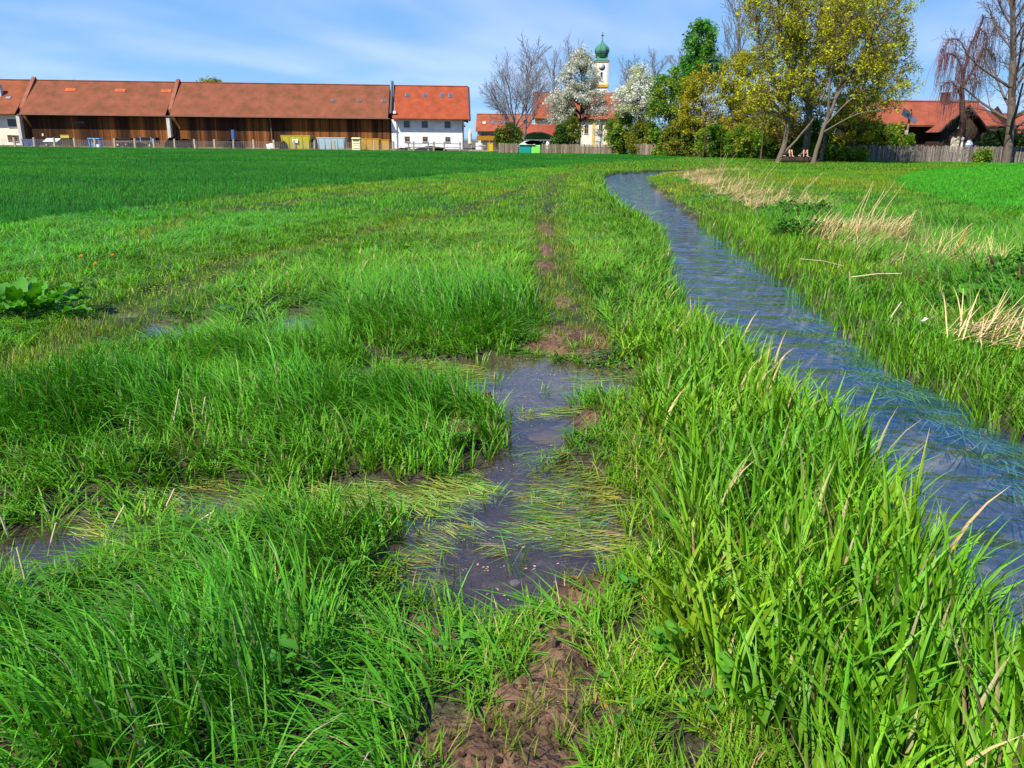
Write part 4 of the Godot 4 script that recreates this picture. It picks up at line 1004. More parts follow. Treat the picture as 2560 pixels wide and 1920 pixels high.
func build_buildings() -> void:
	M.paint = mat(0.6, 0.4)
	M.glass = mat(0.08, 0.6)
	M.plaster = mottled(0.01, 61, 0.12, 0.93, 0.95)
	M.tile_old = mottled(0.011, 62, 0.06, 0.5, 0.95, 0.0, [[0.25, 0.42, 0.6, 0.8], [Color(0.76, 0.79, 0.68), Color(0.86, 0.85, 0.77), Color(0.94, 0.89, 0.84), Color(1, 0.92, 0.84)]])
	M.tile_new = mottled(0.01, 63, 0.1, 0.84, 0.9, 0.2)
	M.wood = mottled(0.04, 64, 0.7, 0.6, 0.9, 0.6)
	var yaw := atan2(5.8, 72.7)
	var o0 := Vector3(-80.7, 0, -140.2)
	var ex := Vector3(cos(yaw), 0, -sin(yaw))
	var zw := -1.35
	var zr := -7.7
	var zb := -15.4
	var ye := 4.75
	var yr := 10.35
	var old := Color(0.25, 0.098, 0.062)
	# farmhouse end
	var t := thing("farmhouse", o0, yaw, "cream farmhouse end of the long red-roofed row, at the left picture edge", "house")
	shell(t, -12.0, -0.15, zw, zb + 1.2, ye, yr - 0.9, zr, Color(0.82, 0.77, 0.6), M.plaster)
	var rf := gable_roof(t, -12.4, -0.35, 0.0, zr, zb, ye, yr, Color(0.29, 0.1, 0.058), M.tile_old)
	window(t, Vector3(-1.5, 3.5, zw), 1.5, 1.2, Color(0.1, 0.09, 0.08))
	window(t, Vector3(-1.5, 1.1, zw), 0.9, 1.0, Color(0.2, 0.12, 0.06))
	for s in [-1, 1]: cube("shutter", Vector3(-1.5 + s * 0.85, 1.1, zw + 0.05), Vector3(0.6, 1.05, 0.06), Color(0.2, 0.1, 0.05), M.wood, t, 0.01)
	window(t, Vector3(-7.5, 3.5, zw), 1.3, 1.2, Color(0.1, 0.09, 0.08))
	window(t, Vector3(-7.5, 1.1, zw), 1.0, 1.0, Color(0.2, 0.12, 0.06))
	cube("chimney", Vector3(-4.2, 8.6, -4.2), Vector3(0.75, 1.9, 0.75), Color(0.42, 0.46, 0.5), M.plaster, t, 0.03)
	skylight(rf, -2.6, 0.45, 0.0, zr, ye, yr, 0.8, 0.7, Color(0.3, 0.25, 0.2))
	# barn in two bays
	for q in [[0.0, 23.7, "long wooden barn bay with patched mossy red roof, left of the white post", 71], [23.7, 60.0, "longest wooden barn bay with brown-red roof between white post and white house", 72]]:
		var u0: float = q[0]
		var u1: float = q[1]
		t = thing("barn", o0 + ex * u0, yaw, q[2], "barn", "wooden barn bays")
		var L := u1 - u0
		shell(t, 0.1, L - 0.1, zw, zb + 1.2, ye, yr - 0.9, zr, Color(0.07, 0.04, 0.025), M.wood)
		var g := RandomNumberGenerator.new()
		g.seed = q[3]
		var b := MB.new()
		var x := 0.25
		var tone := 0.5
		while x < L - 0.2:
			var w := g.randf_range(0.16, 0.26)
			tone = clampf(tone + g.randf_range(-0.35, 0.35), 0.0, 1.0)
			var c := Color(0.075, 0.036, 0.02).lerp(Color(0.46, 0.17, 0.045), tone * tone) * g.randf_range(0.75, 1.2)
			b.box(Vector3(x + w / 2, 2.3, zw + 0.03 + g.randf() * 0.02), Vector3(w - 0.025, 4.7, 0.05), c)
			x += w
		part("boards", b, M.wood, t, "stuff")
		rf = gable_roof(t, 0.3 if u0 == 0.0 else 0.35, L - 0.35, 0.0, zr, zb, ye, yr, old, M.tile_old)
		# party wall that stands above the roof, with its coping
		var wb := MB.new()
		for e in [[zw + 0.1, zr], [zb, zr]]:
			var p := Vector3(0, ye + 0.35 + (0.9 if e[0] > zr else 0.0), e[0] - (0.0 if e[0] < zr else 0.4))
			var r := Vector3(0, yr + 0.75, zr)
			for s in [1]:
				var dn := Vector3(0, -0.9, 0)
				var h := Vector3(0.3, 0, 0)
				b = wb
				wb.quad(p + h + dn, r + h + dn, r + h, p + h, Color(0.2, 0.08, 0.06)) if e[0] < zr else wb.quad(r + h, r + h + dn, p + h + dn, p + h, Color(0.2, 0.08, 0.06))
				wb.quad(p - h, r - h, r - h + dn, p - h + dn, Color(0.28, 0.12, 0.08))
				wb.quad(p - h, p + h, r + h, r - h, Color(0.3, 0.11, 0.07)) if e[0] > zr else wb.quad(p + h, p - h, r - h, r + h, Color(0.3, 0.11, 0.07))
				wb.quad(p - h + dn, p + h + dn, p + h, p - h, Color(0.3, 0.12, 0.08))
		part("party_wall", wb, M.tile_new, t)
		cube("pillar", Vector3(0.0, 2.3, zw + 0.75), Vector3(0.55, 4.6, 1.1), Color(0.6, 0.55, 0.48), M.plaster, t, 0.03)
		var gb := MB.new()
		gb.tube([Vector3(0, ye + 0.06, 0.07), Vector3(L, ye + 0.06, 0.07)], [0.08, 0.08], 6, Color(0.16, 0.09, 0.06))
		part("gutter", gb, M.paint, t)
		if u0 == 0.0:
			for k in [6.6, 14.7, 22.2]:
				var d := Vector3(0, yr - ye, zr).normalized()
				cube("roof_patch", Vector3(k, lerpf(ye, yr, 0.72) + 0.19, lerpf(0.0, zr, 0.72)), Vector3(1.7, 0.9, 0.1), Color(0.5, 0.12, 0.04), M.tile_new, rf, 0.0, Basis(Vector3.RIGHT, d, Vector3.RIGHT.cross(d)))
			cube("vent_board", Vector3(8.8, 3.7, zw + 0.1), Vector3(2.2, 0.32, 0.04), Color(0.16, 0.15, 0.13), M.wood, t)
			cube("lamp_plate", Vector3(3.0, 1.7, zw + 0.1), Vector3(0.25, 0.4, 0.05), Color(0.7, 0.65, 0.5), M.paint, t)
		else:
			for k in [26.6, 30.9, 35.1]: skylight(rf, k, 0.5, 0.0, zr, ye, yr, 0.75, 0.7, Color(0.1, 0.08, 0.08))
			var db := MB.new()
			db.tube([Vector3(16.4, ye, -0.1), Vector3(16.4, ye - 0.5, -0.9), Vector3(16.4, 0, zw + 0.14)], [0.06, 0.06, 0.06], 6, Color(0.25, 0.2, 0.15))
			part("downpipe", db, M.paint, t)
	# white house
	t = thing("white_house", o0 + ex * 60.0, yaw, "white two-storey house with bright orange-red roof at the right end of the barn", "house")
	var Lw := 13.3
	shell(t, 0.1, Lw - 0.9, zw, zb + 1.2, ye, yr - 0.9, zr, Color(0.83, 0.83, 0.82), M.plaster)
	rf = gable_roof(t, 0.35, Lw, 0.0, zr, zb, ye, yr, Color(0.34, 0.078, 0.032), M.tile_new)
	for k in [2.75, 5.75, 8.7, 10.15]: skylight(rf, k, 0.7, 0.0, zr, ye, yr)
	for k in [2.7, 5.75, 9.6]:
		window(t, Vector3(k, 4.0, zw), 0.98, 1.0, Color(0.12, 0.13, 0.1))
		window(t, Vector3(k, 1.6, zw), 0.86, 0.86, Color(0.28, 0.2, 0.12))
	for k in [2.7, 5.75]: window(t, Vector3(k, 0.0, zw), 0.9, 0.5, Color(0.2, 0.18, 0.14), false)
	var pb := MB.new()
	pb.tube([Vector3(1.0, ye, -0.1), Vector3(1.0, ye - 0.4, -0.9), Vector3(1.0, ye - 0.8, zw + 0.12), Vector3(1.0, 0, zw + 0.12)], [0.07, 0.07, 0.07, 0.07], 6, Color(0.28, 0.3, 0.3))
	part("downpipe", pb, M.paint, t)
	pb = MB.new()
	pb.tube([Vector3(Lw - 1.1, ye, -0.1), Vector3(Lw - 1.1, ye - 0.8, zw + 0.12), Vector3(Lw - 1.1, 0, zw + 0.12)], [0.09, 0.09, 0.09], 6, Color(0.16, 0.18, 0.17))
	part("downpipe", pb, M.paint, t)
	var cb := MB.new()
	cb.tube([Vector3(0.1, ye + 0.95, -0.5), Vector3(0.1, yr + 0.8, zr)], [0.24, 0.24], 5, Color(0.07, 0.075, 0.09))
	part("wall_coping", cb, M.paint, t)
	var vb := MB.new()
	for e in [[0.05, zr], [zb, zr]]: vb.tube([Vector3(Lw + 0.03, ye - 0.05, e[0]), Vector3(Lw + 0.03, yr + 0.05, e[1])], [0.2, 0.2], 4, Color(0.05, 0.04, 0.04))
	part("barge_board", vb, M.paint, t)
	var ab := MB.new()
	ab.tube([Vector3(0.75, ye + 0.5, -0.9), Vector3(0.75, ye + 2.8, -0.9)], [0.03, 0.02], 5, Color(0.6, 0.6, 0.6))
	part("antenna", ab, M.paint, t)
	cube("vent_hood", Vector3(0.75, ye + 1.1, -0.8), Vector3(0.55, 0.5, 0.5), Color(0.75, 0.73, 0.7), M.plaster, t, 0.08)
	# grey gabled house, seen past the white house
	t = thing("grey_house", Vector3(-8.6, 0, -165), PI / 2 - 0.35, "narrow grey timber house with steep gable just right of the white house", "house")
	shell(t, -9.0, 0.0, -2.0, -5.6, 4.6, 7.9, -3.8, Color(0.3, 0.26, 0.25), M.wood)
	gable_roof(t, -9.4, 0.8, -1.2, -3.8, -6.4, 3.9, 8.2, Color(0.4, 0.11, 0.05), M.tile_new)
	t = thing("parasol", Vector3(-6.1, 0, -118), 0.0, "closed cream parasol standing at the corner of the white house", "parasol")
	var lb := MB.new()
	lb.lathe([Vector2(0.0, 1.0), Vector2(0.28, 1.1), Vector2(0.24, 2.4), Vector2(0.05, 3.1), Vector2(0, 3.12)], 8, Color(0.75, 0.6, 0.5))
	part("canopy", lb, M.plaster, t)
	lb = MB.new()
	lb.tube([Vector3(0, -0.05, 0), Vector3(0, 3.2, 0)], [0.04, 0.04], 6, Color(0.3, 0.2, 0.12))
	part("pole", lb, M.wood, t)
	# balcony house
	t = thing("balcony_house", Vector3(-8.6, 0, -190), 0.0, "low house with orange tiled roof and yellow wooden balcony", "house")
	shell(t, 0.4, 12.0, -1.6, -11, 3.4, 6.6, -6.3, Color(0.6, 0.56, 0.5), M.plaster)
	rf = gable_roof(t, 0.0, 12.4, 0.0, -6.3, -12.6, 3.3, 7.0, Color(0.33, 0.095, 0.045), M.tile_new)
	for k in [1.8, 3.75, 5.45, 6.7]: skylight(rf, k, 0.46, 0.0, -6.3, 3.3, 7.0, 0.75, 0.9, Color(0.75, 0.78, 0.8) if k < 2 else Color(0.1, 0.14, 0.25))
	cube("balcony", Vector3(4.0, 1.95, -0.6), Vector3(7.6, 0.95, 0.12), Color(0.55, 0.26, 0.03), M.wood, t, 0.02)
	for k in [0.5, 3.0, 5.5, 7.6]: cube("balcony_post", Vector3(k, 1.6, -0.62), Vector3(0.18, 3.4, 0.18), Color(0.5, 0.25, 0.04), M.wood, t, 0.01)
	window(t, Vector3(1.9, 2.6, -1.6), 1.4, 1.2, Color(0.6, 0.58, 0.55))
	window(t, Vector3(4.3, 2.6, -1.6), 1.1, 1.2, Color(0.1, 0.09, 0.08))
	window(t, Vector3(6.6, 2.6, -1.6), 1.1, 1.2, Color(0.1, 0.09, 0.08))
	# church: nave and tower
	t = thing("church", Vector3(5.0, 0, -235), 0.0, "village church with green onion-domed white tower and red nave roof", "church")
	shell(t, 0.6, 25.0, -1.0, -12.0, 7.2, 13.6, -6.5, Color(0.78, 0.74, 0.6), M.plaster)
	gable_roof(t, 0.0, 24.5, 0.0, -6.5, -13.0, 7.2, 14.2, Color(0.3, 0.085, 0.042), M.tile_new)
	for k in 6:
		cube("pilaster", Vector3(1.0 + k * 3.9, 3.6, -0.93), Vector3(0.7, 7.1, 0.16), Color(0.72, 0.5, 0.1), M.plaster, t)
		if k < 5: window(t, Vector3(2.95 + k * 3.9, 4.6, -0.99), 1.1, 2.4, Color(0.5, 0.4, 0.2))
	cube("cornice", Vector3(12.8, 6.9, -0.8), Vector3(24.6, 0.5, 0.36), Color(0.7, 0.47, 0.06), M.plaster, t, 0.05)
	var tw := Vector3(19.2, 0, -12)
	cube("tower_wall", tw + Vector3(0, 11.4, 0), Vector3(3.5, 23.2, 3.5), Color(0.84, 0.82, 0.76), M.plaster, t)
	for s in [-1, 1]:
		for w in [-1, 1]: cube("corner_strip", tw + Vector3(s * 1.62, 19.6, w * 1.62), Vector3(0.42, 6.0, 0.42), Color(0.74, 0.5, 0.2), M.plaster, t)
	cube("tower_cornice", tw + Vector3(0, 16.4, 0), Vector3(4.1, 0.9, 4.1), Color(0.62, 0.34, 0.04), M.plaster, t, 0.12)
	cube("tower_cornice", tw + Vector3(0, 22.8, 0), Vector3(3.9, 0.5, 3.9), Color(0.62, 0.36, 0.05), M.plaster, t, 0.1)
	var copper := Color(0.12, 0.34, 0.24)
	M.copper = mottled(0.04, 65, 0.5, 0.55, 0.55, 0.0)
	var ob := MB.new()
	var squat := func(o: Node3D) -> void:
		o.scale = Vector3(1, 0.66, 1)
		o.position.y = 23.0 * 0.34
	ob.lathe([Vector2(2.95, 23.0), Vector2(2.55, 23.35), Vector2(2.1, 24.0), Vector2(1.9, 24.7)], 4, copper, tw, 1.0, true)
	squat.call(part("tower_skirt", ob, M.copper, t))
	ob = MB.new()
	ob.lathe([Vector2(1.85, 24.55), Vector2(1.98, 24.75), Vector2(1.7, 24.85), Vector2(1.7, 25.35), Vector2(1.95, 25.45), Vector2(1.95, 25.6), Vector2(1.55, 25.7)], 8, copper * 0.75, tw, 1.0, true)
	squat.call(part("tower_ring", ob, M.copper, t))
	ob = MB.new()
	ob.lathe([Vector2(1.5, 25.6), Vector2(1.85, 26.1), Vector2(2.05, 26.8), Vector2(2.08, 27.4), Vector2(1.9, 28.2), Vector2(1.45, 29.0), Vector2(0.9, 29.6), Vector2(0.45, 30.2), Vector2(0.22, 31.0), Vector2(0.1, 32.0)], 8, copper, tw, 1.0, true)
	for k in 8:
		var a := TAU * (k + 0.5) / 8
		var pts := []
		for p in [Vector2(1.52, 25.6), Vector2(1.88, 26.1), Vector2(2.1, 26.9), Vector2(2.1, 27.4), Vector2(1.92, 28.2), Vector2(1.46, 29.0), Vector2(0.9, 29.62)]: pts.append(tw + Vector3(cos(a) * p.x, p.y, sin(a) * p.x))
		ob.tube(pts, [0.06, 0.06, 0.06, 0.06, 0.06, 0.05, 0.04], 4, copper * 0.8, false)
	squat.call(part("onion_dome", ob, M.copper, t))
	ob = MB.new()
	ob.tube([tw + Vector3(0, 31.5, 0), tw + Vector3(0, 33.6, 0)], [0.09, 0.06], 6, Color(0.05, 0.07, 0.07))
	ob.lathe([Vector2(0, 32.75), Vector2(0.3, 32.95), Vector2(0.36, 33.2), Vector2(0.3, 33.42), Vector2(0, 33.6)], 8, Color(0.05, 0.08, 0.09), tw)
	ob.tube([tw + Vector3(-0.3, 34.1, 0), tw + Vector3(0.3, 34.1, 0)], [0.05, 0.05], 4, Color(0.05, 0.07, 0.07))
	ob.tube([tw + Vector3(0, 33.5, 0), tw + Vector3(0, 34.5, 0)], [0.05, 0.05], 4, Color(0.05, 0.07, 0.07))
	squat.call(part("finial", ob, M.paint, t))
	var kb := MB.new()
	var disc := []
	kb.tube([tw + Vector3(-0.05, 21.4, 1.74), tw + Vector3(-0.05, 21.4, 1.84)], [0.92, 0.92], 24, Color(0.42, 0.43, 0.45))
	var clock := part("clock_face", kb, M.paint, t)
	cube("clock_hand", tw + Vector3(-0.05, 21.68, 1.87), Vector3(0.08, 0.6, 0.03), Color(0.55, 0.45, 0.15), M.paint, clock)
	cube("clock_hand", tw + Vector3(0.2, 21.32, 1.9), Vector3(0.5, 0.09, 0.03), Color(0.55, 0.45, 0.15), M.paint, clock)
	kb = MB.new()
	kb.box(tw + Vector3(0, 18.95, 1.76), Vector3(0.56, 1.7, 0.06), SLATE)
	kb.tube([tw + Vector3(0, 19.8, 1.72), tw + Vector3(0, 19.8, 1.79)], [0.28, 0.28], 12, SLATE)
	part("belfry_window", kb, M.glass, t)
	# arched carport
	t = thing("carport", Vector3(1.2, 0, -150), 0.0, "low red-roofed carport with a wide dark arch behind the green tarps", "shed")
	var kb2 := MB.new()
	var roofc := Color(0.32, 0.075, 0.045)
	for k in 14:
		var x0 := 0.0 + k * 0.45
		var x1 := x0 + 0.45
		var arch := func(x: float) -> float: return 2.1 + 0.95 * (1.0 - pow((x - 2.9) / 3.1, 2.0))
		kb2.quad(Vector3(x0, maxf(1.6, arch.call(x0)), 0), Vector3(x1, maxf(1.6, arch.call(x1)), 0), Vector3(x1, 4.3, -1.2), Vector3(x0, 4.3, -1.2), roofc)
		kb2.quad(Vector3(x0, maxf(1.45, arch.call(x0) - 0.18), 0.02), Vector3(x1, maxf(1.45, arch.call(x1) - 0.18), 0.02), Vector3(x1, maxf(1.6, arch.call(x1)), 0.01), Vector3(x0, maxf(1.6, arch.call(x0)), 0.01), Color(0.05, 0.04, 0.04))
	kb2.quad(Vector3(6.3, 4.3, -1.2), Vector3(6.3, 3.0, -6), Vector3(0, 3.0, -6), Vector3(0, 4.3, -1.2), roofc)
	part("roof", kb2, M.tile_new, t)
	cube("back_wall", Vector3(3.1, 1.4, -5.8), Vector3(6.2, 3.0, 0.2), Color(0.16, 0.28, 0.08), M.plaster, t)
	for k in [0.1, 6.1]: cube("post", Vector3(k, 0.9, -0.2), Vector3(0.25, 1.9, 0.25), Color(0.2, 0.12, 0.08), M.wood, t)
	for k in 12: cube("baluster", Vector3(0.4 + k * 0.5, 1.2, 0.15), Vector3(0.09, 0.9, 0.05), Color(0.5, 0.47, 0.46), M.wood, t)
	cube("rail", Vector3(3.1, 1.65, 0.2), Vector3(6.1, 0.12, 0.08), Color(0.45, 0.42, 0.42), M.wood, t)
	# brown house on the right
	t = thing("brown_house", Vector3(35.0, 0, -88), 0.0, "brown timber house with orange-red roof behind the right paling fence", "house")
	shell(t, 1.0, 16.4, -1.2, -8.5, 3.3, 5.6, -4.6, Color(0.1, 0.055, 0.04), M.wood)
	rf = gable_roof(t, 0.0, 14.2, 0.0, -4.6, -9.4, 3.3, 5.75, Color(0.32, 0.09, 0.05), M.tile_new)
	var hb := MB.new()
	hb.tri(Vector3(14.2, 3.47, 0), Vector3(17.6, 3.47, -4.0), Vector3(14.2, 5.92, -4.6), Color(0.29, 0.08, 0.045))
	hb.tri(Vector3(17.6, 3.47, -4.0), Vector3(14.2, 3.47, -9.4), Vector3(14.2, 5.92, -4.6), Color(0.29, 0.08, 0.045))
	part("hip_roof", hb, M.tile_new, t)
	var c0 := cube("chimney", Vector3(10.6, 6.0, -4.4), Vector3(0.75, 1.5, 0.75), Color(0.14, 0.06, 0.05), M.tile_new, t, 0.02)
	cube("chimney_cap", Vector3(10.6, 6.82, -4.4), Vector3(0.9, 0.1, 0.9), Color(0.1, 0.08, 0.08), M.paint, c0)
	var gb2 := MB.new()
	gb2.tri(Vector3(7.6, 3.0, 2.0), Vector3(11.4, 3.0, 2.0), Vector3(9.6, 5.0, 2.0), Color(0.1, 0.075, 0.045))
	gb2.quad(Vector3(7.6, -0.2, 2.0), Vector3(11.4, -0.2, 2.0), Vector3(11.4, 3.0, 2.0), Vector3(7.6, 3.0, 2.0), Color(0.09, 0.06, 0.04))
	gb2.quad(Vector3(7.6, -0.2, -1.2), Vector3(7.6, -0.2, 2.0), Vector3(7.6, 3.0, 2.0), Vector3(7.6, 3.0, -1.2), Color(0.09, 0.05, 0.04))
	part("porch_gable", gb2, M.wood, t)
	gb2 = MB.new()
	for s in [[7.1, 9.6], [9.6, 12.1]]:
		var lo: float = s[0] if s[0] < 9.0 else s[1]
		var p := Vector3(lo, 2.75, 2.6); var q := Vector3(9.6, 5.25, 2.6)
		var pb2 := Vector3(lo, 2.75, -1.5); var qb := Vector3(9.6, 5.25, -2.6)
		if lo < 9.0: gb2.quad(p, q, qb, pb2, Color(0.3, 0.09, 0.05))
		else: gb2.quad(q, p, pb2, qb, Color(0.3, 0.09, 0.05))
		gb2.tube([p, q], [0.13, 0.13], 4, Color(0.09, 0.06, 0.045))
	part("porch_roof", gb2, M.tile_new, t)
	window(t, Vector3(9.5, 3.6, 2.0), 0.7, 0.8, Color(0.25, 0.2, 0.12))
	skylight(rf, 2.6, 0.62, 0.0, -4.6, 3.3, 5.75, 1.2, 0.9, Color(0.12, 0.15, 0.2))
	cube("porch_beam", Vector3(14.2, 3.05, 0.4), Vector3(5.5, 0.25, 0.25), Color(0.16, 0.09, 0.06), M.wood, t)
	for k in [12.6, 14.6, 16.6]: cube("porch_post", Vector3(k, 1.5, 0.4), Vector3(0.2, 3.0, 0.2), Color(0.12, 0.07, 0.05), M.wood, t)
	t = thing("red_roof_house", Vector3(49.0, 0, -94), -0.3, "partly hidden red-roofed house at the right picture edge", "house")
	shell(t, 0.5, 11.5, -1.0, -7.5, 2.6, 4.4, -4.2, Color(0.3, 0.24, 0.2), M.plaster)
	gable_roof(t, 0.0, 12.0, 0.0, -4.2, -8.4, 2.6, 4.7, Color(0.32, 0.09, 0.05), M.tile_new)
	# the low shed seen behind the big tree
	t = thing("garden_shed", Vector3(24.0, 0, -98), 0.1, "low brown garden shed glimpsed behind the big trunks", "shed")
	shell(t, 0.0, 6.0, 0.0, -4.0, 2.4, 3.8, -2.0, Color(0.14, 0.09, 0.06), M.wood)
	gable_roof(t, -0.3, 6.3, 0.4, -2.0, -4.4, 2.3, 4.1, Color(0.36, 0.1, 0.05), M.tile_new)

# ---------------------------------------------------------------- fences and yard
func wire_fence() -> void:
	var t := thing("wire_fence", Vector3(0, 0, -115), 0.0, "low wire-mesh field fence on pale posts along the barn yard", "fence")
	var g := RandomNumberGenerator.new()
	g.seed = 4
	var xs := []
	var x := -80.5
	while x < -10.0:
		xs.append(x + g.randf_range(-0.08, 0.08))
		x += 2.68
	for k in xs.size():
		var b := MB.new()
		var lean := g.randf_range(-0.05, 0.05)
		b.box(Vector3(xs[k], 0.62, 0), Vector3(0.24, 1.4, 0.2), Color(0.6, 0.5, 0.33) * g.randf_range(0.75, 1.2), 0.02, Basis(Vector3.BACK, lean))
		part("post", b, M.wood, t)
	var w := MB.new()
	for h in [0.15, 0.3, 0.45, 0.6, 0.75, 0.9, 1.05]: w.tube([Vector3(xs[0], h, 0.02), Vector3(xs[-1], h, 0.02)], [0.012, 0.012], 3, Color(0.35, 0.33, 0.31), false)
	x = xs[0]
	while x < xs[-1]:
		w.tube([Vector3(x, 0.1, 0.03), Vector3(x, 1.05, 0.03)], [0.01, 0.01], 3, Color(0.35, 0.33, 0.31), false)
		x += 0.3
	part("mesh_wire", w, M.paint, t, "stuff")
	t = thing("rail_fence", Vector3(0, 0, -113.5), 0.0, "grey rail fence of thin posts in front of the white house", "fence")
	for k in [-14.0, -11.4, -9.3, -7.2, -5.7]: cube("post", Vector3(k, 0.65, 0), Vector3(0.16, 1.4, 0.14), Color(0.5, 0.45, 0.38), M.wood, t, 0.02)
	for h in [0.55, 1.05]: cube("rail", Vector3(-9.9, h, 0.1), Vector3(8.6, 0.09, 0.06), Color(0.3, 0.29, 0.27), M.wood, t)
	t = thing("low_barrier", Vector3(-4.5, 0, -112), 0.0, "pale timber barrier lying low before the balcony house", "barrier")
	cube("beam", Vector3(0, 0.14, 0), Vector3(3.0, 0.22, 0.2), Color(0.55, 0.45, 0.34), M.wood, t, 0.02)
	cube("post", Vector3(0.35, 0.55, 0), Vector3(0.2, 1.1, 0.18), Color(0.6, 0.5, 0.38), M.wood, t, 0.02)
	cube("cross_board", Vector3(0.3, 0.85, 0.12), Vector3(1.0, 0.18, 0.05), Color(0.6, 0.5, 0.38), M.wood, t, 0.01)

func paling_fence(from: Vector3, to: Vector3, h: float, c: Color, sd: int, label: String, skip: Array = []) -> void:
	var d := to - from
	var L := d.length()
	var t := thing("paling_fence", from, atan2(-d.z, d.x), label, "fence", "weathered paling fences")
	var g := RandomNumberGenerator.new()
	g.seed = sd
	var b := MB.new()
	var x := 0.0
	while x < L:
		var w := g.randf_range(0.07, 0.12)
		var hh := h * g.randf_range(0.95, 1.05)
		b.box(Vector3(x, hh / 2, g.randf_range(-0.01, 0.01)), Vector3(w, hh, 0.03), c * g.randf_range(0.55, 1.3), 0.0, Basis(Vector3.BACK, g.randf_range(-0.03, 0.03)))
		b.tri(Vector3(x - w / 2, hh, 0.014), Vector3(x + w / 2, hh, 0.014), Vector3(x, hh + 0.06, 0), c)
		x += w + g.randf_range(0.015, 0.05)
	part("palings", b, M.wood, t, "stuff")
	x = 0.0
	while x < L:
		cube("post", Vector3(x, h * 0.52, -0.1), Vector3(0.15, h * 1.1, 0.13), c * 0.9, M.wood, t, 0.02)
		x += 2.5
	for r in [0.3, 0.78]: cube("rail", Vector3(L / 2, h * r, -0.06), Vector3(L, 0.09, 0.05), c * 0.85, M.wood, t)

func container(at: Vector3, s: Vector3, c: Color, label: String, ribs: int, lid: Color, group := "storage boxes and skips in the barn yard") -> Node3D:
	var t := thing("container", at, 0.0, label, "container", group)
	var b := MB.new()
	var h := s / 2
	var k := 0.88
	b.quad(Vector3(-h.x * k, 0.12, h.z * k), Vector3(h.x * k, 0.12, h.z * k), Vector3(h.x, s.y, h.z), Vector3(-h.x, s.y, h.z), c)
	b.quad(Vector3(h.x * k, 0.12, -h.z * k), Vector3(-h.x * k, 0.12, -h.z * k), Vector3(-h.x, s.y, -h.z), Vector3(h.x, s.y, -h.z), c)
	b.quad(Vector3(h.x * k, 0.12, h.z * k), Vector3(h.x * k, 0.12, -h.z * k), Vector3(h.x, s.y, -h.z), Vector3(h.x, s.y, h.z), c)
	b.quad(Vector3(-h.x * k, 0.12, -h.z * k), Vector3(-h.x * k, 0.12, h.z * k), Vector3(-h.x, s.y, h.z), Vector3(-h.x, s.y, -h.z), c)
	part("body", b, M.paint, t)
	cube("lid", Vector3(0, s.y + 0.05, 0), Vector3(s.x + 0.08, 0.1, s.z + 0.08), lid, M.paint, t, 0.03)
	for i in ribs:
		var x := lerpf(-h.x * 0.9, h.x * 0.9, float(i) / maxf(1, ribs - 1))
		cube("rib", Vector3(x, s.y * 0.55, h.z * 0.96), Vector3(0.08, s.y * 0.85, 0.12), c * 0.8, M.paint, t, 0.01)
	for i in [-1, 1]: cube("skid", Vector3(i * h.x * 0.7, 0.06, 0), Vector3(0.15, 0.14, s.z * 0.9), Color(0.05, 0.05, 0.05), M.paint, t)
	return t

func heap(called: String, at: Vector3, s: Vector3, c: Color, sd: int, label: String, category: String) -> Node3D:
	var t := thing(called, at, 0.0, label, category)
	var n := noise(1.6, sd, 3)
	var b := MB.new()
	var W := 18
	var R := 8
	for j in R + 1:
		for i in W + 1:
			var a := TAU * i / W
			var q := float(j) / R
			var f := 1.0 + 0.28 * n.get_noise_2d(cos(a) * 1.2 + 5, sin(a) * 1.2)
			var y := cos(q * PI / 2) * (1.0 + 0.25 * n.get_noise_3d(cos(a) * q, sin(a) * q, 3.0)) - 0.04
			var p := Vector3(cos(a) * sin(q * PI / 2) * s.x * 0.5 * f, y * s.y, sin(a) * sin(q * PI / 2) * s.z * 0.5 * f)
			b.vert(p, Vector3(cos(a) * q, 1.2 - q + 0.9 * n.get_noise_3d(p.x * 2, p.y * 2, p.z * 2), sin(a) * q).normalized(), c * (1.0 + 0.3 * n.get_noise_3d(p.x * 3, p.y * 3, p.z)))
			if i < W and j < R:
				var k := j * (W + 1) + i
				b.I.append_array(PackedInt32Array([k, k + 1, k + W + 2, k, k + W + 2, k + W + 1]))
	part("cover", b, M.tarp, t)
	return t

func wheel(parent: Node3D, p: Vector3, r: float) -> void:
	var b := MB.new()
	b.tube([p + Vector3(0, 0, -0.1), p + Vector3(0, 0, 0.1)], [r, r], 14, Color(0.02, 0.02, 0.02))
	var w := part("wheel", b, M.paint, parent)
	b = MB.new()
	b.tube([p + Vector3(0, 0, 0.1), p + Vector3(0, 0, 0.12)], [r * 0.5, r * 0.45], 10, Color(0.4, 0.4, 0.4))
	part("rim", b, M.paint, w)

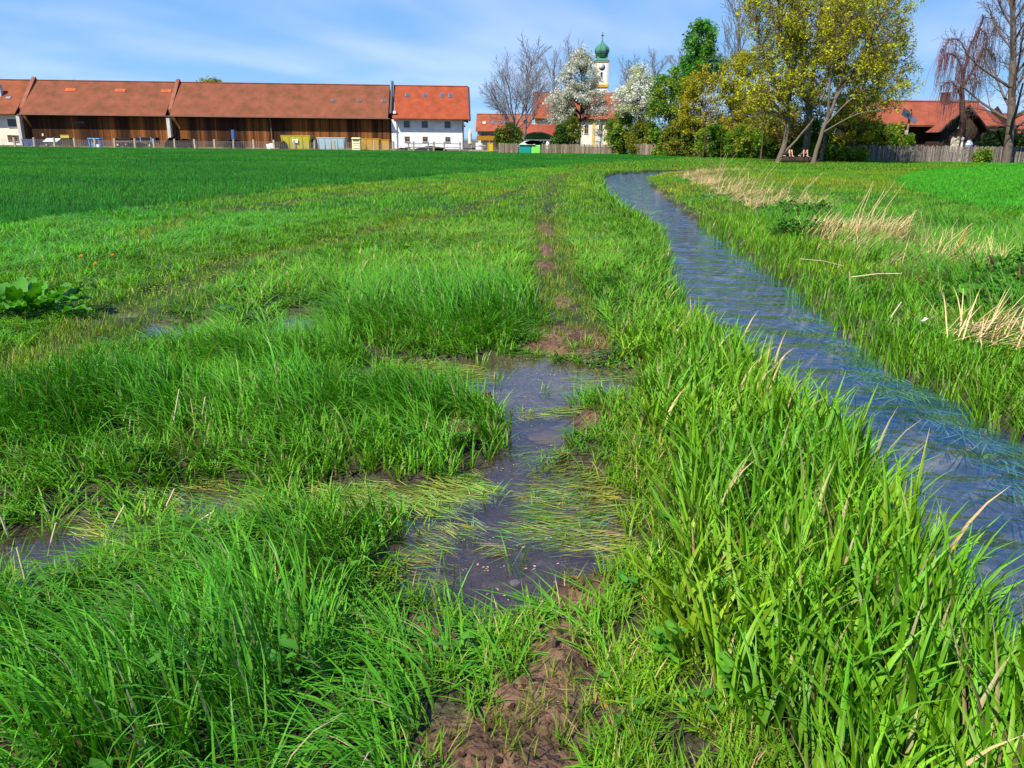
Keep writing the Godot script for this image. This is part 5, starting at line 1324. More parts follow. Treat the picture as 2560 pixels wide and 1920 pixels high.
func build_yard() -> void:
	M.tarp = mat(0.5, 0.4)
	wire_fence()
	var grey := Color(0.36, 0.31, 0.26)
	var warm := Color(0.42, 0.33, 0.23)
	paling_fence(Vector3(-1.8, 0, -102), Vector3(0.5, 0, -102), 1.2, warm, 1, "short warm grey paling fence left of the green tarp shelter")
	paling_fence(Vector3(3.3, 0, -102), Vector3(12.2, 0, -101), 1.15, warm, 2, "warm grey paling fence right of the green tarp shelter")
	paling_fence(Vector3(13.6, 0, -98), Vector3(26.5, 0, -90), 1.3, warm, 3, "paling fence half hidden by bushes behind the small blossom tree")
	paling_fence(Vector3(28.6, 0, -77.5), Vector3(50.5, 0, -75.5), 1.42, grey, 4, "long grey weathered paling fence in front of the brown house")
	# boxes and carts along the barn
	container(Vector3(-67.7, 0, -120), Vector3(1.9, 1.0, 1.2), Color(0.03, 0.07, 0.2), "dark blue low skip at the left end of the barn yard", 3, Color(0.03, 0.035, 0.04))
	var t := thing("trailer", Vector3(-64.4, 0, -119.5), 0.0, "dark box trailer with a sloping pale grey-green lid", "trailer", "trailers in the barn yard")
	cube("body", Vector3(0, 0.55, 0), Vector3(1.9, 0.6, 1.2), Color(0.05, 0.055, 0.05), M.paint, t, 0.03)
	cube("lid", Vector3(0, 0.98, 0.1), Vector3(2.0, 0.08, 1.3), Color(0.5, 0.58, 0.52), M.paint, t, 0.02, Basis(Vector3.RIGHT, 0.35))
	for k in [-0.5, 0.5]: wheel(t, Vector3(k, 0.28, 0.62), 0.28)
	t = thing("pallet_stack", Vector3(-64.2, 0, -123), 0.0, "dark stack of pallets under the yellow crate", "pallets")
	for k in 8: cube("pallet", Vector3(0, 0.08 + k * 0.155, 0), Vector3(1.4, 0.12, 1.1), Color(0.09, 0.06, 0.04), M.wood, t)
	t = thing("crate", Vector3(-64.2, 1.25, -123), 0.0, "yellow crate on top of the dark pallet stack", "crate")
	cube("body", Vector3(0, 0.2, 0), Vector3(1.25, 0.4, 0.9), Color(0.55, 0.42, 0.06), M.paint, t, 0.03)
	cube("rim", Vector3(0, 0.42, 0), Vector3(1.32, 0.06, 0.96), Color(0.5, 0.38, 0.05), M.paint, t, 0.01)
	t = thing("cart", Vector3(-58.4, 0, -119.5), 0.0, "blue framed stand with a blue box and a white box inside", "stand")
	for k in [-0.7, 0.7]:
		for z in [-0.4, 0.4]: cube("post", Vector3(k, 0.6, z), Vector3(0.12, 1.2, 0.12), Color(0.06, 0.25, 0.6), M.paint, t)
	cube("top", Vector3(0, 1.23, 0), Vector3(1.7, 0.14, 1.1), Color(0.1, 0.33, 0.7), M.paint, t, 0.03)
	cube("blue_box", Vector3(-0.35, 0.32, 0), Vector3(0.6, 0.6, 0.6), Color(0.05, 0.2, 0.55), M.paint, t, 0.03)
	cube("white_box", Vector3(0.4, 0.25, 0), Vector3(0.6, 0.45, 0.6), Color(0.7, 0.72, 0.75), M.paint, t, 0.03)
	for q in [[-55.3, 2.7, false, "long flat dark trailer between the blue stand and the strapped load"], [-52.0, 3.0, true, "dark trailer load held by two blue straps"]]:
		t = thing("trailer", Vector3(q[0], 0, -121.5), 0.0, q[3], "trailer", "trailers in the barn yard")
		cube("bed", Vector3(0, 0.85, 0), Vector3(q[1], 0.14, 1.5), Color(0.1, 0.1, 0.1), M.paint, t, 0.02)
		cube("load", Vector3(0.1, 1.2, 0), Vector3(q[1] * 0.95, 0.55 if q[2] else 0.3, 1.2), Color(0.045, 0.03, 0.03), M.wood, t, 0.06)
		for k in [-0.6, 0.6]: wheel(t, Vector3(k, 0.35, 0.7), 0.35)
		if q[2]:
			for k in [-0.7, 0.8]: cube("strap", Vector3(k, 1.2, 0), Vector3(0.16, 0.6, 1.26), Color(0.05, 0.22, 0.6), M.tarp, t)
	heap("tarp_heap", Vector3(-52.2, 0, -118.6), Vector3(3.4, 0.85, 1.3), Color(0.5, 0.47, 0.45), 5, "pale grey tarp thrown over a low heap behind the fence", "tarp")
	heap("tarp_heap", Vector3(-47.6, 0, -119.2), Vector3(2.4, 1.55, 1.5), Color(0.16, 0.12, 0.5), 6, "violet-blue tarp heap left of the orange one", "tarp")
	heap("tarp_heap", Vector3(-45.6, 0, -118.9), Vector3(3.0, 1.45, 1.5), Color(0.8, 0.22, 0.08), 7, "bright orange tarp heap by the white barn post", "tarp")
	heap("tarp_heap", Vector3(-39.0, 0, -119.2), Vector3(3.0, 1.25, 1.5), Color(0.08, 0.17, 0.42), 8, "blue tarp heap with a blue mast behind it", "tarp")
	t = thing("mast", Vector3(-39.6, 0, -121.0), 0.0, "dark blue upright mast behind the blue tarp heap", "mast")
	cube("column", Vector3(0, 1.3, 0), Vector3(0.42, 2.6, 0.4), Color(0.05, 0.1, 0.3), M.paint, t, 0.04)
	cube("foot", Vector3(0, 0.06, 0), Vector3(1.1, 0.12, 0.9), Color(0.04, 0.05, 0.1), M.paint, t, 0.02)
	t = thing("panel", Vector3(-33.4, 0, -117), 0.0, "small white panel leaning behind the wire fence", "panel")
	cube("sheet", Vector3(0, 0.45, 0), Vector3(0.9, 0.75, 0.05), Color(0.8, 0.8, 0.8), M.paint, t, 0.01, Basis(Vector3.BACK, 0.2))
	cube("prop", Vector3(0.2, 0.3, -0.2), Vector3(0.06, 0.6, 0.06), Color(0.3, 0.25, 0.2), M.wood, t)
	t = container(Vector3(-30.4, 0, -120), Vector3(4.1, 1.85, 1.7), Color(0.42, 0.37, 0.02), "yellow-green skip with a white sign panel on its side", 5, Color(0.36, 0.32, 0.03))
	cube("sign_panel", Vector3(0.0, 1.2, 0.98), Vector3(0.75, 0.5, 0.04), Color(0.8, 0.8, 0.8), M.paint, t, 0.01)
	heap("tank", Vector3(-31.6, 0, -117.6), Vector3(1.3, 1.1, 1.2), Color(0.6, 0.57, 0.45), 9, "rounded cream tank in front of the yellow-green skip", "tank")
	t = thing("barrel", Vector3(-28.0, 0, -120.5), 0.0, "dark barrel between the yellow-green and pale blue skips", "barrel")
	var b := MB.new()
	b.lathe([Vector2(0, 0), Vector2(0.45, 0), Vector2(0.5, 0.6), Vector2(0.5, 1.0), Vector2(0.45, 1.45), Vector2(0, 1.45)], 14, Color(0.04, 0.04, 0.045))
	part("body", b, M.paint, t)
	for h in [0.4, 1.05]:
		b = MB.new()
		b.lathe([Vector2(0.49, h), Vector2(0.54, h + 0.03), Vector2(0.49, h + 0.06)], 14, Color(0.1, 0.1, 0.1))
		part("hoop", b, M.paint, t)
	container(Vector3(-25.5, 0, -120), Vector3(3.9, 1.6, 1.7), Color(0.33, 0.46, 0.5), "pale blue skip in the middle of the barn yard", 5, Color(0.4, 0.5, 0.52))
	t = thing("cabinet", Vector3(-21.0, 0, -114.2), 0.0, "pale yellow collection cabinet standing in front of the fence line", "cabinet")
	cube("body", Vector3(0, 0.85, 0), Vector3(1.1, 1.7, 0.9), Color(0.75, 0.68, 0.36), M.paint, t, 0.04)
	cube("hood", Vector3(0, 1.62, 0.06), Vector3(1.16, 0.2, 1.0), Color(0.8, 0.74, 0.42), M.paint, t, 0.04)
	cube("slot", Vector3(0, 1.35, 0.45), Vector3(0.8, 0.18, 0.04), Color(0.08, 0.1, 0.03), M.paint, t)
	for h in [0.35, 0.7, 1.0]: cube("shelf_edge", Vector3(0, h, 0.46), Vector3(0.9, 0.05, 0.05), Color(0.5, 0.45, 0.28), M.paint, t)
	cube("plate", Vector3(0.05, 0.5, 0.465), Vector3(0.55, 0.2, 0.03), Color(0.75, 0.77, 0.8), M.paint, t)
	container(Vector3(-20.2, 0, -120), Vector3(2.9, 1.55, 1.6), Color(0.5, 0.27, 0.02), "wide ochre skip right of the pale cabinet", 4, Color(0.4, 0.2, 0.02))
	container(Vector3(-18.0, 0, -120), Vector3(1.15, 1.4, 1.4), Color(0.52, 0.28, 0.03), "small ochre skip at the corner of the white house", 2, Color(0.4, 0.2, 0.02))
	heap("green_heap", Vector3(-15.2, 0, -117), Vector3(1.6, 0.5, 1.0), Color(0.15, 0.24, 0.14), 10, "flat grey-green tarp heap at the foot of the white house", "tarp")
	heap("earth_heap", Vector3(-11.5, 0, -117), Vector3(4.2, 0.75, 1.6), Color(0.3, 0.14, 0.09), 11, "low reddish earth heap in front of the white house", "heap")
	t = thing("signboard", Vector3(-4.7, 0, -112.6), 0.0, "white double board standing right of the white house", "board")
	cube("upper_board", Vector3(0, 1.0, 0), Vector3(0.75, 0.45, 0.05), Color(0.8, 0.8, 0.8), M.paint, t, 0.01)
	cube("lower_board", Vector3(0, 0.52, 0), Vector3(0.75, 0.36, 0.05), Color(0.74, 0.74, 0.72), M.paint, t, 0.01)
	for k in [-0.34, 0.34]: cube("leg", Vector3(k, 0.6, -0.05), Vector3(0.06, 1.2, 0.05), Color(0.4, 0.4, 0.4), M.paint, t)
	container(Vector3(-3.2, 0, -114), Vector3(0.75, 1.1, 0.7), Color(0.62, 0.42, 0.02), "small yellow bin beside the white board", 2, Color(0.6, 0.4, 0.02))
	# green tarp shelter
	t = thing("tarp_shelter", Vector3(0.6, 0, -102.4), 0.0, "green tarp shelter with teal and bright green sides between the paling fences", "shelter")
	cube("teal_side", Vector3(0.7, 0.55, 0), Vector3(1.4, 1.15, 1.2), Color(0.01, 0.27, 0.2), M.tarp, t, 0.08)
	cube("green_side", Vector3(1.98, 0.52, 0.05), Vector3(1.1, 1.1, 1.1), Color(0.2, 0.62, 0.1), M.tarp, t, 0.08)
	b = MB.new()
	b.quad(Vector3(-0.1, 1.08, 0.75), Vector3(1.9, 1.08, 0.75), Vector3(1.5, 1.6, -0.5), Vector3(0.6, 1.5, -0.5), Color(0.42, 0.5, 0.4))
	part("roof_sheet", b, M.tarp, t)
	heap("teal_sheet", Vector3(2.3, 1.02, -102.5), Vector3(2.6, 0.55, 1.5), Color(0.02, 0.42, 0.3), 12, "crumpled teal tarp lying on the shelter roof", "tarp").position.y = 1.06
	t = thing("white_bag", Vector3(4.0, 0, -103.2), 0.0, "white sack behind the paling fence right of the teal tarp", "sack")
	b = MB.new()
	b.lathe([Vector2(0, 0), Vector2(0.26, 0.05), Vector2(0.3, 0.7), Vector2(0.24, 1.2), Vector2(0.1, 1.45), Vector2(0, 1.5)], 9, Color(0.75, 0.75, 0.72))
	part("body", b, M.tarp, t)
	# garden things behind the right fence
	t = thing("lamp_pole", Vector3(36.4, 0, -80), 0.0, "wooden pole carrying two dark tilted solar panels", "pole")
	b = MB.new()
	b.tube([Vector3(0, -0.1, 0), Vector3(0.02, 2.4, 0), Vector3(0.1, 4.7, 0)], [0.13, 0.11, 0.09], 7, Color(0.36, 0.27, 0.16))
	part("post", b, M.wood, t)
	cube("solar_panel", Vector3(-0.3, 4.25, 0.15), Vector3(1.0, 0.75, 0.05), Color(0.05, 0.07, 0.09), M.glass, t, 0.01, Basis(Vector3.BACK, -0.5) * Basis(Vector3.RIGHT, -0.5))
	cube("solar_panel", Vector3(0.35, 3.75, 0.15), Vector3(0.8, 0.5, 0.05), Color(0.1, 0.13, 0.2), M.glass, t, 0.01, Basis(Vector3.BACK, -0.6) * Basis(Vector3.RIGHT, -0.5))
	cube("box", Vector3(-0.12, 2.6, 0.12), Vector3(0.3, 0.4, 0.22), Color(0.5, 0.45, 0.36), M.paint, t, 0.02)
	t = thing("garden_chair", Vector3(40.3, 0, -78.6), 0.15, "cream high-backed garden seat standing behind the right fence", "chair")
	cube("backrest", Vector3(0, 1.6, 0), Vector3(0.85, 1.15, 0.12), Color(0.7, 0.6, 0.42), M.plaster, t, 0.05)
	for k in [-0.25, 0.25]: cube("knob", Vector3(k, 2.22, 0), Vector3(0.18, 0.16, 0.12), Color(0.7, 0.6, 0.42), M.plaster, t, 0.04)
	cube("seat", Vector3(0, 1.0, 0.25), Vector3(0.85, 0.12, 0.6), Color(0.65, 0.55, 0.4), M.plaster, t, 0.03)
	for k in [-0.35, 0.35]: cube("leg", Vector3(k, 0.5, 0.2), Vector3(0.1, 1.0, 0.1), Color(0.5, 0.4, 0.3), M.wood, t)
	t = thing("garden_post", Vector3(40.95, 0, -78.6), 0.0, "slim white carved post beside the cream garden seat", "post")
	b = MB.new()
	b.lathe([Vector2(0.14, 0), Vector2(0.12, 1.4), Vector2(0.08, 1.9), Vector2(0.15, 2.05), Vector2(0.12, 2.2), Vector2(0, 2.28)], 8, Color(0.72, 0.68, 0.6))
	part("shaft", b, M.plaster, t)
	t = thing("garden_ball", Vector3(41.6, 0, -78.6), 0.0, "blue and white glazed garden ornament beside the white post", "ornament")
	b = MB.new()
	b.lathe([Vector2(0.12, 0), Vector2(0.12, 1.3), Vector2(0.35, 1.4), Vector2(0.38, 1.6)], 10, Color(0.25, 0.3, 0.5))
	part("bowl", b, M.paint, t)
	b = MB.new()
	b.lathe([Vector2(0.36, 1.6), Vector2(0.2, 1.9), Vector2(0.08, 2.05), Vector2(0, 2.08)], 10, Color(0.7, 0.72, 0.78))
	part("top", b, M.paint, t)

# ---------------------------------------------------------------- people: one skin meshed from tapered capsules joined smoothly
func figure(bones: Array, cell: float, blend: float) -> MB:
	var lo := Vector3.ONE * 1e9
	var hi := -lo
	for q in bones:
		for p in [q[0], q[1]]:
			lo = lo.min(p - Vector3.ONE * 0.25)
			hi = hi.max(p + Vector3.ONE * 0.25)
	var n := Vector3i(((hi - lo) / cell).ceil())
	var F := PackedFloat32Array()
	F.resize(n.x * n.y * n.z)
	F.fill(1.0)
	for q in bones:
		var a: Vector3 = q[0]
		var ab: Vector3 = q[1] - a
		var pad: float = maxf(q[2], q[3]) + blend + cell * 2.0
		var c0 := Vector3i(((a.min(q[1]) - Vector3.ONE * pad - lo) / cell).floor()).clamp(Vector3i.ZERO, n - Vector3i.ONE)
		var c1 := Vector3i(((a.max(q[1]) + Vector3.ONE * pad - lo) / cell).ceil()).clamp(Vector3i.ZERO, n - Vector3i.ONE)
		for k in range(c0.z, c1.z + 1):
			for j in range(c0.y, c1.y + 1):
				for i in range(c0.x, c1.x + 1):
					var p := lo + Vector3(i, j, k) * cell
					var t := clampf((p - a).dot(ab) / ab.length_squared(), 0.0, 1.0)
					var e: float = p.distance_to(a + ab * t) - lerpf(q[2], q[3], t)
					var at := (k * n.y + j) * n.x + i
					var h := maxf(blend - absf(F[at] - e), 0.0) / blend
					F[at] = minf(F[at], e) - h * h * blend * 0.25
	var b := MB.new()
	var id := {}
	var at := func(i: int, j: int, k: int) -> float: return F[(k * n.y + j) * n.x + i]
	for k in n.z - 1:
		for j in n.y - 1:
			for i in n.x - 1:
				var sum := Vector3.ZERO
				var m := 0
				for e in 12:
					var ax := e / 4
					var u := e % 2
					var v := (e / 2) % 2
					var A := Vector3i(i, j, k)
					A[(ax + 1) % 3] += u
					A[(ax + 2) % 3] += v
					var B2 := A
					B2[ax] += 1
					var fa: float = at.call(A.x, A.y, A.z)
					var fb: float = at.call(B2.x, B2.y, B2.z)
					if (fa < 0) != (fb < 0):
						sum += Vector3(A).lerp(Vector3(B2), fa / (fa - fb))
						m += 1
				if m:
					var g := Vector3(at.call(i + 1, j, k) - at.call(i, j, k), at.call(i, j + 1, k) - at.call(i, j, k), at.call(i, j, k + 1) - at.call(i, j, k))
					id[Vector3i(i, j, k)] = b.vert(lo + sum / m * cell, g.normalized(), Color.WHITE)
	for c: Vector3i in id:
		for ax in 3:
			var o := c
			var p := c
			p[ax] += 1
			var fa: float = at.call(o.x, o.y, o.z)
			var fb: float = at.call(p.x, p.y, p.z)
			if (fa < 0) == (fb < 0): continue
			var e1 := Vector3i.ZERO
			var e2 := Vector3i.ZERO
			e1[(ax + 1) % 3] = 1
			e2[(ax + 2) % 3] = 1
			if not (id.has(c - e1) and id.has(c - e2) and id.has(c - e1 - e2)): continue
			var q := [id[c], id[c - e1], id[c - e1 - e2], id[c - e2]]
			if fa < 0: b.I.append_array(PackedInt32Array([q[0], q[2], q[1], q[0], q[3], q[2]]))
			else: b.I.append_array(PackedInt32Array([q[0], q[1], q[2], q[0], q[2], q[3]]))
	return b

func tint(b: MB, c: Color) -> MB:
	b.C.fill(c)
	return b

func person(at: Vector3, turn: float, spread: float, label: String, shirt: Color) -> void:
	# lies on the back, knees drawn up towards the stream, head away
	var t := thing("person", at, turn, label, "person", "people resting on the dark logs")
	var s := []
	for k in [-1.0, 1.0]:
		var hip := Vector3(k * 0.09, 0.12, -0.32)
		var knee := Vector3(k * spread, 0.5, 0.05)
		var ankle := Vector3(k * (spread + 0.03), 0.06, 0.24)
		s.append([hip, knee, 0.085, 0.058])
		s.append([knee, ankle, 0.056, 0.038])
		s.append([ankle, ankle + Vector3(k * 0.05, -0.02, 0.17), 0.036, 0.03])
		var sh := Vector3(k * 0.19, 0.14, -0.82)
		var el := Vector3(k * 0.32, 0.08, -0.58)
		var ha := Vector3(k * 0.27, 0.07, -0.32)
		s.append([sh, el, 0.05, 0.042])
		s.append([el, ha, 0.04, 0.03])
		s.append([ha, ha + Vector3(k * 0.02, 0, 0.09), 0.03, 0.022])
		for f in 4: s.append([ha + Vector3(k * (f - 1.5) * 0.018, 0, 0.08), ha + Vector3(k * (f - 1.5) * 0.022, -0.01, 0.15 - 0.008 * absf(f - 1.3)), 0.01, 0.008])
		s.append([ha + Vector3(-k * 0.03, 0, 0.03), ha + Vector3(-k * 0.05, 0, 0.08), 0.011, 0.009])
		s.append([Vector3(k * 0.07, 0.13, -0.36), Vector3(k * 0.11, 0.15, -0.78), 0.1, 0.11])
	s.append([Vector3(0, 0.15, -0.85), Vector3(0, 0.17, -0.98), 0.06, 0.055])
	s.append([Vector3(0, 0.18, -1.04), Vector3(0, 0.19, -1.12), 0.085, 0.1])
	s.append([Vector3(0, 0.28, -1.05), Vector3(0, 0.31, -1.04), 0.016, 0.014])
	for k in [-1.0, 1.0]: s.append([Vector3(k * 0.095, 0.17, -1.07), Vector3(k * 0.105, 0.18, -1.08), 0.022, 0.02])
	part("body", tint(figure(s, 0.028, 0.05), Color(0.6, 0.33, 0.22)), M.skin, t)
	var c := []
	for k in [-1.0, 1.0]:
		c.append([Vector3(k * 0.07, 0.13, -0.42), Vector3(k * 0.12, 0.15, -0.8), 0.115, 0.125])
		c.append([Vector3(k * 0.19, 0.14, -0.8), Vector3(k * 0.25, 0.11, -0.7), 0.068, 0.062])
	part("shirt", tint(figure(c, 0.036, 0.05), shirt), M.cloth, t)
	c = []
	for k in [-1.0, 1.0]: c.append([Vector3(k * 0.085, 0.12, -0.36), Vector3(k * 0.11, 0.27, -0.18), 0.115, 0.095])
	part("shorts", tint(figure(c, 0.036, 0.05), Color(0.02, 0.02, 0.025)), M.cloth, t)
	c = [[Vector3(0, 0.19, -1.1), Vector3(0, 0.17, -1.16), 0.105, 0.1]]
	part("hair", tint(figure(c, 0.025, 0.03), Color(0.05, 0.03, 0.02)), M.cloth, t)
	var e := MB.new()
	for k in [-1.0, 1.0]: e.box(Vector3(k * 0.035, 0.285, -1.085), Vector3(0.025, 0.012, 0.014), Color(0.03, 0.02, 0.02), 0.003)
	e.box(Vector3(0, 0.265, -0.985), Vector3(0.045, 0.012, 0.012), Color(0.4, 0.14, 0.12), 0.003)
	part("face", e, M.skin, t)

func log_thing(at: Vector3, L: float, r: float, turn: float, label: String) -> void:
	var t := thing("log", at, turn, label, "log", "dark fallen logs under the big trees")
	var g := RandomNumberGenerator.new()
	g.seed = int(L * 100)
	var b := MB.new()
	var pts := []
	var rads := []
	for k in 9:
		pts.append(Vector3(lerpf(-L / 2, L / 2, k / 8.0), r + g.randf_range(-0.02, 0.03), g.randf_range(-0.03, 0.03)))
		rads.append(r * g.randf_range(0.9, 1.08))
	b.tube(pts, rads, 12, Color(0.045, 0.037, 0.03))
	part("bark", b, M.bark, t)
	for s in [-1, 1]:
		b = MB.new()
		b.tube([Vector3(s * L / 2, r, 0), Vector3(s * (L / 2 + 0.02), r, 0)], [r * 0.8, r * 0.78], 12, Color(0.16, 0.11, 0.07))
		part("cut_face", b, M.wood, t)

# ---------------------------------------------------------------- small things near the path
func gy(x: float, z: float) -> Vector3:
	return Vector3(x, ground(x, z), z)

func tussock(at: Vector3, r: float, h: float, n: int, yaw: float, stalks: int, sd: int, label: String, lie := 0.5) -> void:
	var t := thing("dry_tussock", at, 0.0, label, "dry grass", "straw-coloured tussocks on the far bank")
	var g := RandomNumberGenerator.new()
	g.seed = sd
	var b := MB.new()
	for k in n:
		var a := g.randf() * TAU
		var q := sqrt(g.randf()) * r
		var y := yaw + g.randfn(0.0, 0.75)
		var c := Color(0.58, 0.42, 0.2) * g.randf_range(0.65, 1.25)
		blade(b, Vector3(cos(a) * q * 1.5, -0.02, sin(a) * q), y, g.randf_range(lie, lie + 0.95), g.randf_range(0.0, 0.9) + (0.9 if lie < 0.4 else 0.0), h * g.randf_range(0.6, 1.7), 0.011, 5, c, c * 1.1)
	part("blades", b, M.straw, t, "stuff")
	for k in stalks:
		b = MB.new()
		var y := yaw + g.randf_range(-1.1, 0.6)
		var f := Vector3(cos(y), 0, sin(y)) * g.randf_range(0.25, 0.7)
		var p := Vector3(g.randf_range(-r, r) * 0.7, 0.0, g.randf_range(-r, r) * 0.4)
		var L := h * g.randf_range(1.5, 2.4)
		b.tube([p, p + (f * 0.35 + Vector3.UP * 0.5) * L, p + (f + Vector3.UP * 0.9) * L], [0.006, 0.005, 0.003], 4, Color(0.6, 0.45, 0.24), false)
		part("stalk", b, M.straw, t)

func stone(at: Vector3, s: Vector3, c: Color, sd: int, called: String, label: String, rough_amt := 0.25) -> void:
	var n := noise(1.3, sd, 4)
	var b := MB.new()
	var W := 20
	var H := 12
	for j in H + 1:
		for i in W + 1:
			var a := TAU * i / W
			var u := PI * j / H
			var d := Vector3(sin(u) * cos(a), cos(u), sin(u) * sin(a))
			var p := d * (1.0 + rough_amt * n.get_noise_3dv(d * 1.6) + rough_amt * 0.5 * n.get_noise_3dv(d * 5.0))
			b.vert(p * s, (d / s).normalized(), c * (1.0 + 0.5 * n.get_noise_3dv(d * 4.0 + Vector3.ONE)))
			if i < W and j < H:
				var k := j * (W + 1) + i
				b.I.append_array(PackedInt32Array([k, k + 1, k + W + 2, k, k + W + 2, k + W + 1]))
	var st := SurfaceTool.new()
	st.create_from(b.mesh(), 0)
	st.generate_normals()
	var o := part(called, st.commit(), M.rock)
	o.position = at
	tag(o, label, "stone" if called == "stone" else "clod")

func stem(at: Vector3, to: Vector3, r: float, c: Color, called: String, label: String, category: String, group := "") -> void:
	var b := MB.new()
	var m := to * 0.5 + Vector3(0.01, 0.0, 0.012)
	b.tube([Vector3(0, -0.04, 0), m, to], [r, r * 0.9, r * 0.7], 6, c)
	var o := part(called, b, M.straw)
	o.position = at
	tag(o, label, category, group)

func build_plants() -> void:
	var g := RandomNumberGenerator.new()
	g.seed = 91
	# dock with big leaves at the left edge
	var t := thing("dock_plant", gy(-4.5, -7.35), 0.0, "large-leaved bright green dock plant at the left picture edge", "plant")
	for k in 44:
		var a := k * 2.4 + g.randf_range(-0.3, 0.3)
		var b := MB.new()
		var L := g.randf_range(0.24, 0.44)
		var off := Vector3(cos(a), 0, sin(a)) * g.randf_range(0.0, 0.4) * Vector3(1.2, 0, 0.9)
		var tilt := g.randf_range(0.45, 1.25)
		leaf(b, off + Vector3(0, g.randf_range(0.02, 0.12), 0), a, tilt, L, L * 0.42, Color(0.085, 0.27, 0.02) * g.randf_range(0.75, 1.25), 0.35, 0.5, 8)
		part("leaf", b, M.broadleaf, t)
	# dandelions beside it
	for q in [[-4.72, -9.0, 0.3, "left of three dandelions beside the dock, lowest clump edge"], [-4.5, -8.85, 0.24, "middle and lowest of the three dandelions beside the dock"], [-4.42, -9.1, 0.3, "right of the three dandelions beside the dock"]]:
		t = thing("dandelion", gy(q[0], q[1]), 0.0, q[3] + ", orange-yellow flower", "dandelion", "dandelions beside the dock")
		var b := MB.new()
		b.tube([Vector3.ZERO, Vector3(0.01, q[2] * 0.6, 0), Vector3(0.0, q[2], 0)], [0.004, 0.004, 0.003], 5, Color(0.16, 0.25, 0.06))
		part("stem", b, M.broadleaf, t)
		b = MB.new()
		for k in 40:
			var a := k * 2.4
			leaf(b, Vector3(0, q[2], 0), a, lerpf(0.2, 1.3, k / 40.0), 0.03, 0.008, Color(0.85, 0.42, 0.01), 0.1, 0.0, 2)
		part("flower", b, M.broadleaf, t)
		for k in 6:
			b = MB.new()
			leaf(b, Vector3.ZERO, k * 1.05 + q[0], g.randf_range(0.7, 1.2), 0.16, 0.045, Color(0.05, 0.18, 0.02), 0.2, 0.5, 6)
			part("leaf", b, M.broadleaf, t)
	# nettles on the near bank
	for q in [[0.62, -2.02, "bright nettle-like rosette low among the reeds at bottom centre-right"], [0.78, -2.2, "second toothed-leaf plant just behind the bright rosette"], [0.72, -2.5, "green toothed-leaf plant beside the tall reeds"], [0.5, -2.25, "small broad-leaved plant nearest the muddy path"], [0.9, -2.75, "dark broad-leaved plant deep in the reeds"]]:
		t = thing("nettle_plant", gy(q[0], q[1]), g.randf() * TAU, q[2], "plant", "broad-leaved plants in the reeds")
		var b := MB.new()
		b.tube([Vector3.ZERO, Vector3(0.02, 0.07, 0.01), Vector3(0.01, 0.14, 0.02)], [0.005, 0.004, 0.003], 5, Color(0.1, 0.2, 0.04))
		part("stem", b, M.broadleaf, t)
		for k in 16:
			b = MB.new()
			leaf(b, Vector3(0.01, 0.03 + 0.11 * k / 16.0, 0.015), k * 1.62, g.randf_range(0.8, 1.3), g.randf_range(0.05, 0.085), 0.04, Color(0.12, 0.34, 0.025) * g.randf_range(0.8, 1.2), 0.2, 0.4, 5)
			part("leaf", b, M.broadleaf, t)
	# straw tussocks on the far bank
	tussock(gy(5.45, -13.4), 0.55, 0.45, 1500, 0.15, 7, 1, "biggest straw tussock on the right bank with long stalks standing up", 0.38)
	tussock(gy(3.95, -6.2) + Vector3(0, 0.1, 0), 0.42, 0.32, 300, 0.2, 3, 2, "straw heap nearest the right picture edge, below the brambles")
	tussock(gy(5.6, -11.3), 0.36, 0.34, 130, 2.6, 3, 3, "crumpled straw beside the orange stick")
	tussock(gy(4.9, -11.2), 0.25, 0.26, 70, 0.4, 2, 4, "small straw wisp left of the orange stick")
	tussock(gy(6.9, -21.0), 0.6, 0.5, 260, 0.2, 4, 5, "straw tussock directly behind the biggest one")
	tussock(gy(7.2, -25.5), 0.7, 0.5, 260, 0.5, 4, 6, "middle straw tussock of the row leading to the big trees")
	tussock(gy(7.6, -31.0), 0.8, 0.55, 280, 0.2, 4, 7, "straw tussock near the far bend of the stream")
	tussock(gy(8.6, -37.5), 0.9, 0.7, 300, 2.6, 8, 8, "farthest straw tussock with tall stalks at the stream bend")
	tussock(gy(4.5, -9.2), 0.3, 0.32, 200, 2.2, 1, 9, "low dead clump between stream and brambles")
	tussock(gy(5.0, -10.3), 0.38, 0.34, 260, 0.9, 1, 10, "bleached dead clump above the brambles")
	tussock(gy(5.9, -10.9), 0.4, 0.34, 280, -0.6, 1, 11, "pale dead clump at the foot of the orange stick")
	tussock(gy(4.9, -12.2), 0.32, 0.3, 200, 0.3, 1, 12, "pale wisps below the biggest straw tussock")
	tussock(gy(3.85, -7.0), 0.22, 0.28, 120, 2.8, 1, 13, "thin dead clump in the grass left of the straw heap")
	tussock(gy(6.6, -13.0), 0.36, 0.3, 200, 0.0, 1, 14, "flat pale wisp right of the biggest straw tussock")
	# brambles
	for q in [[5.0, -7.9, 0.5, 0.3, 31, "dark bramble thicket at the right picture edge above the straw heap"], [5.7, -8.8, 0.6, 0.34, 32, "bramble patch behind the thicket at the right picture edge"], [4.35, -7.6, 0.3, 0.16, 33, "low bramble spreading towards the stream"], [5.9, -17.5, 0.8, 0.22, 34, "low dark herbs between two straw tussocks on the right bank"], [4.9, -13.8, 0.6, 0.18, 35, "dark leafy herbs in front of the biggest straw tussock"]]:
		var trunks := []
		for k in 5:
			var a := g.randf() * TAU
			trunks.append([[Vector3(0, -0.03, 0), Vector3(cos(a) * q[2] * 0.4, q[3] * 0.7, sin(a) * q[2] * 0.4), Vector3(cos(a) * q[2] * 0.9, q[3] * 0.5, sin(a) * q[2] * 0.8)], 0.008, 0.004])
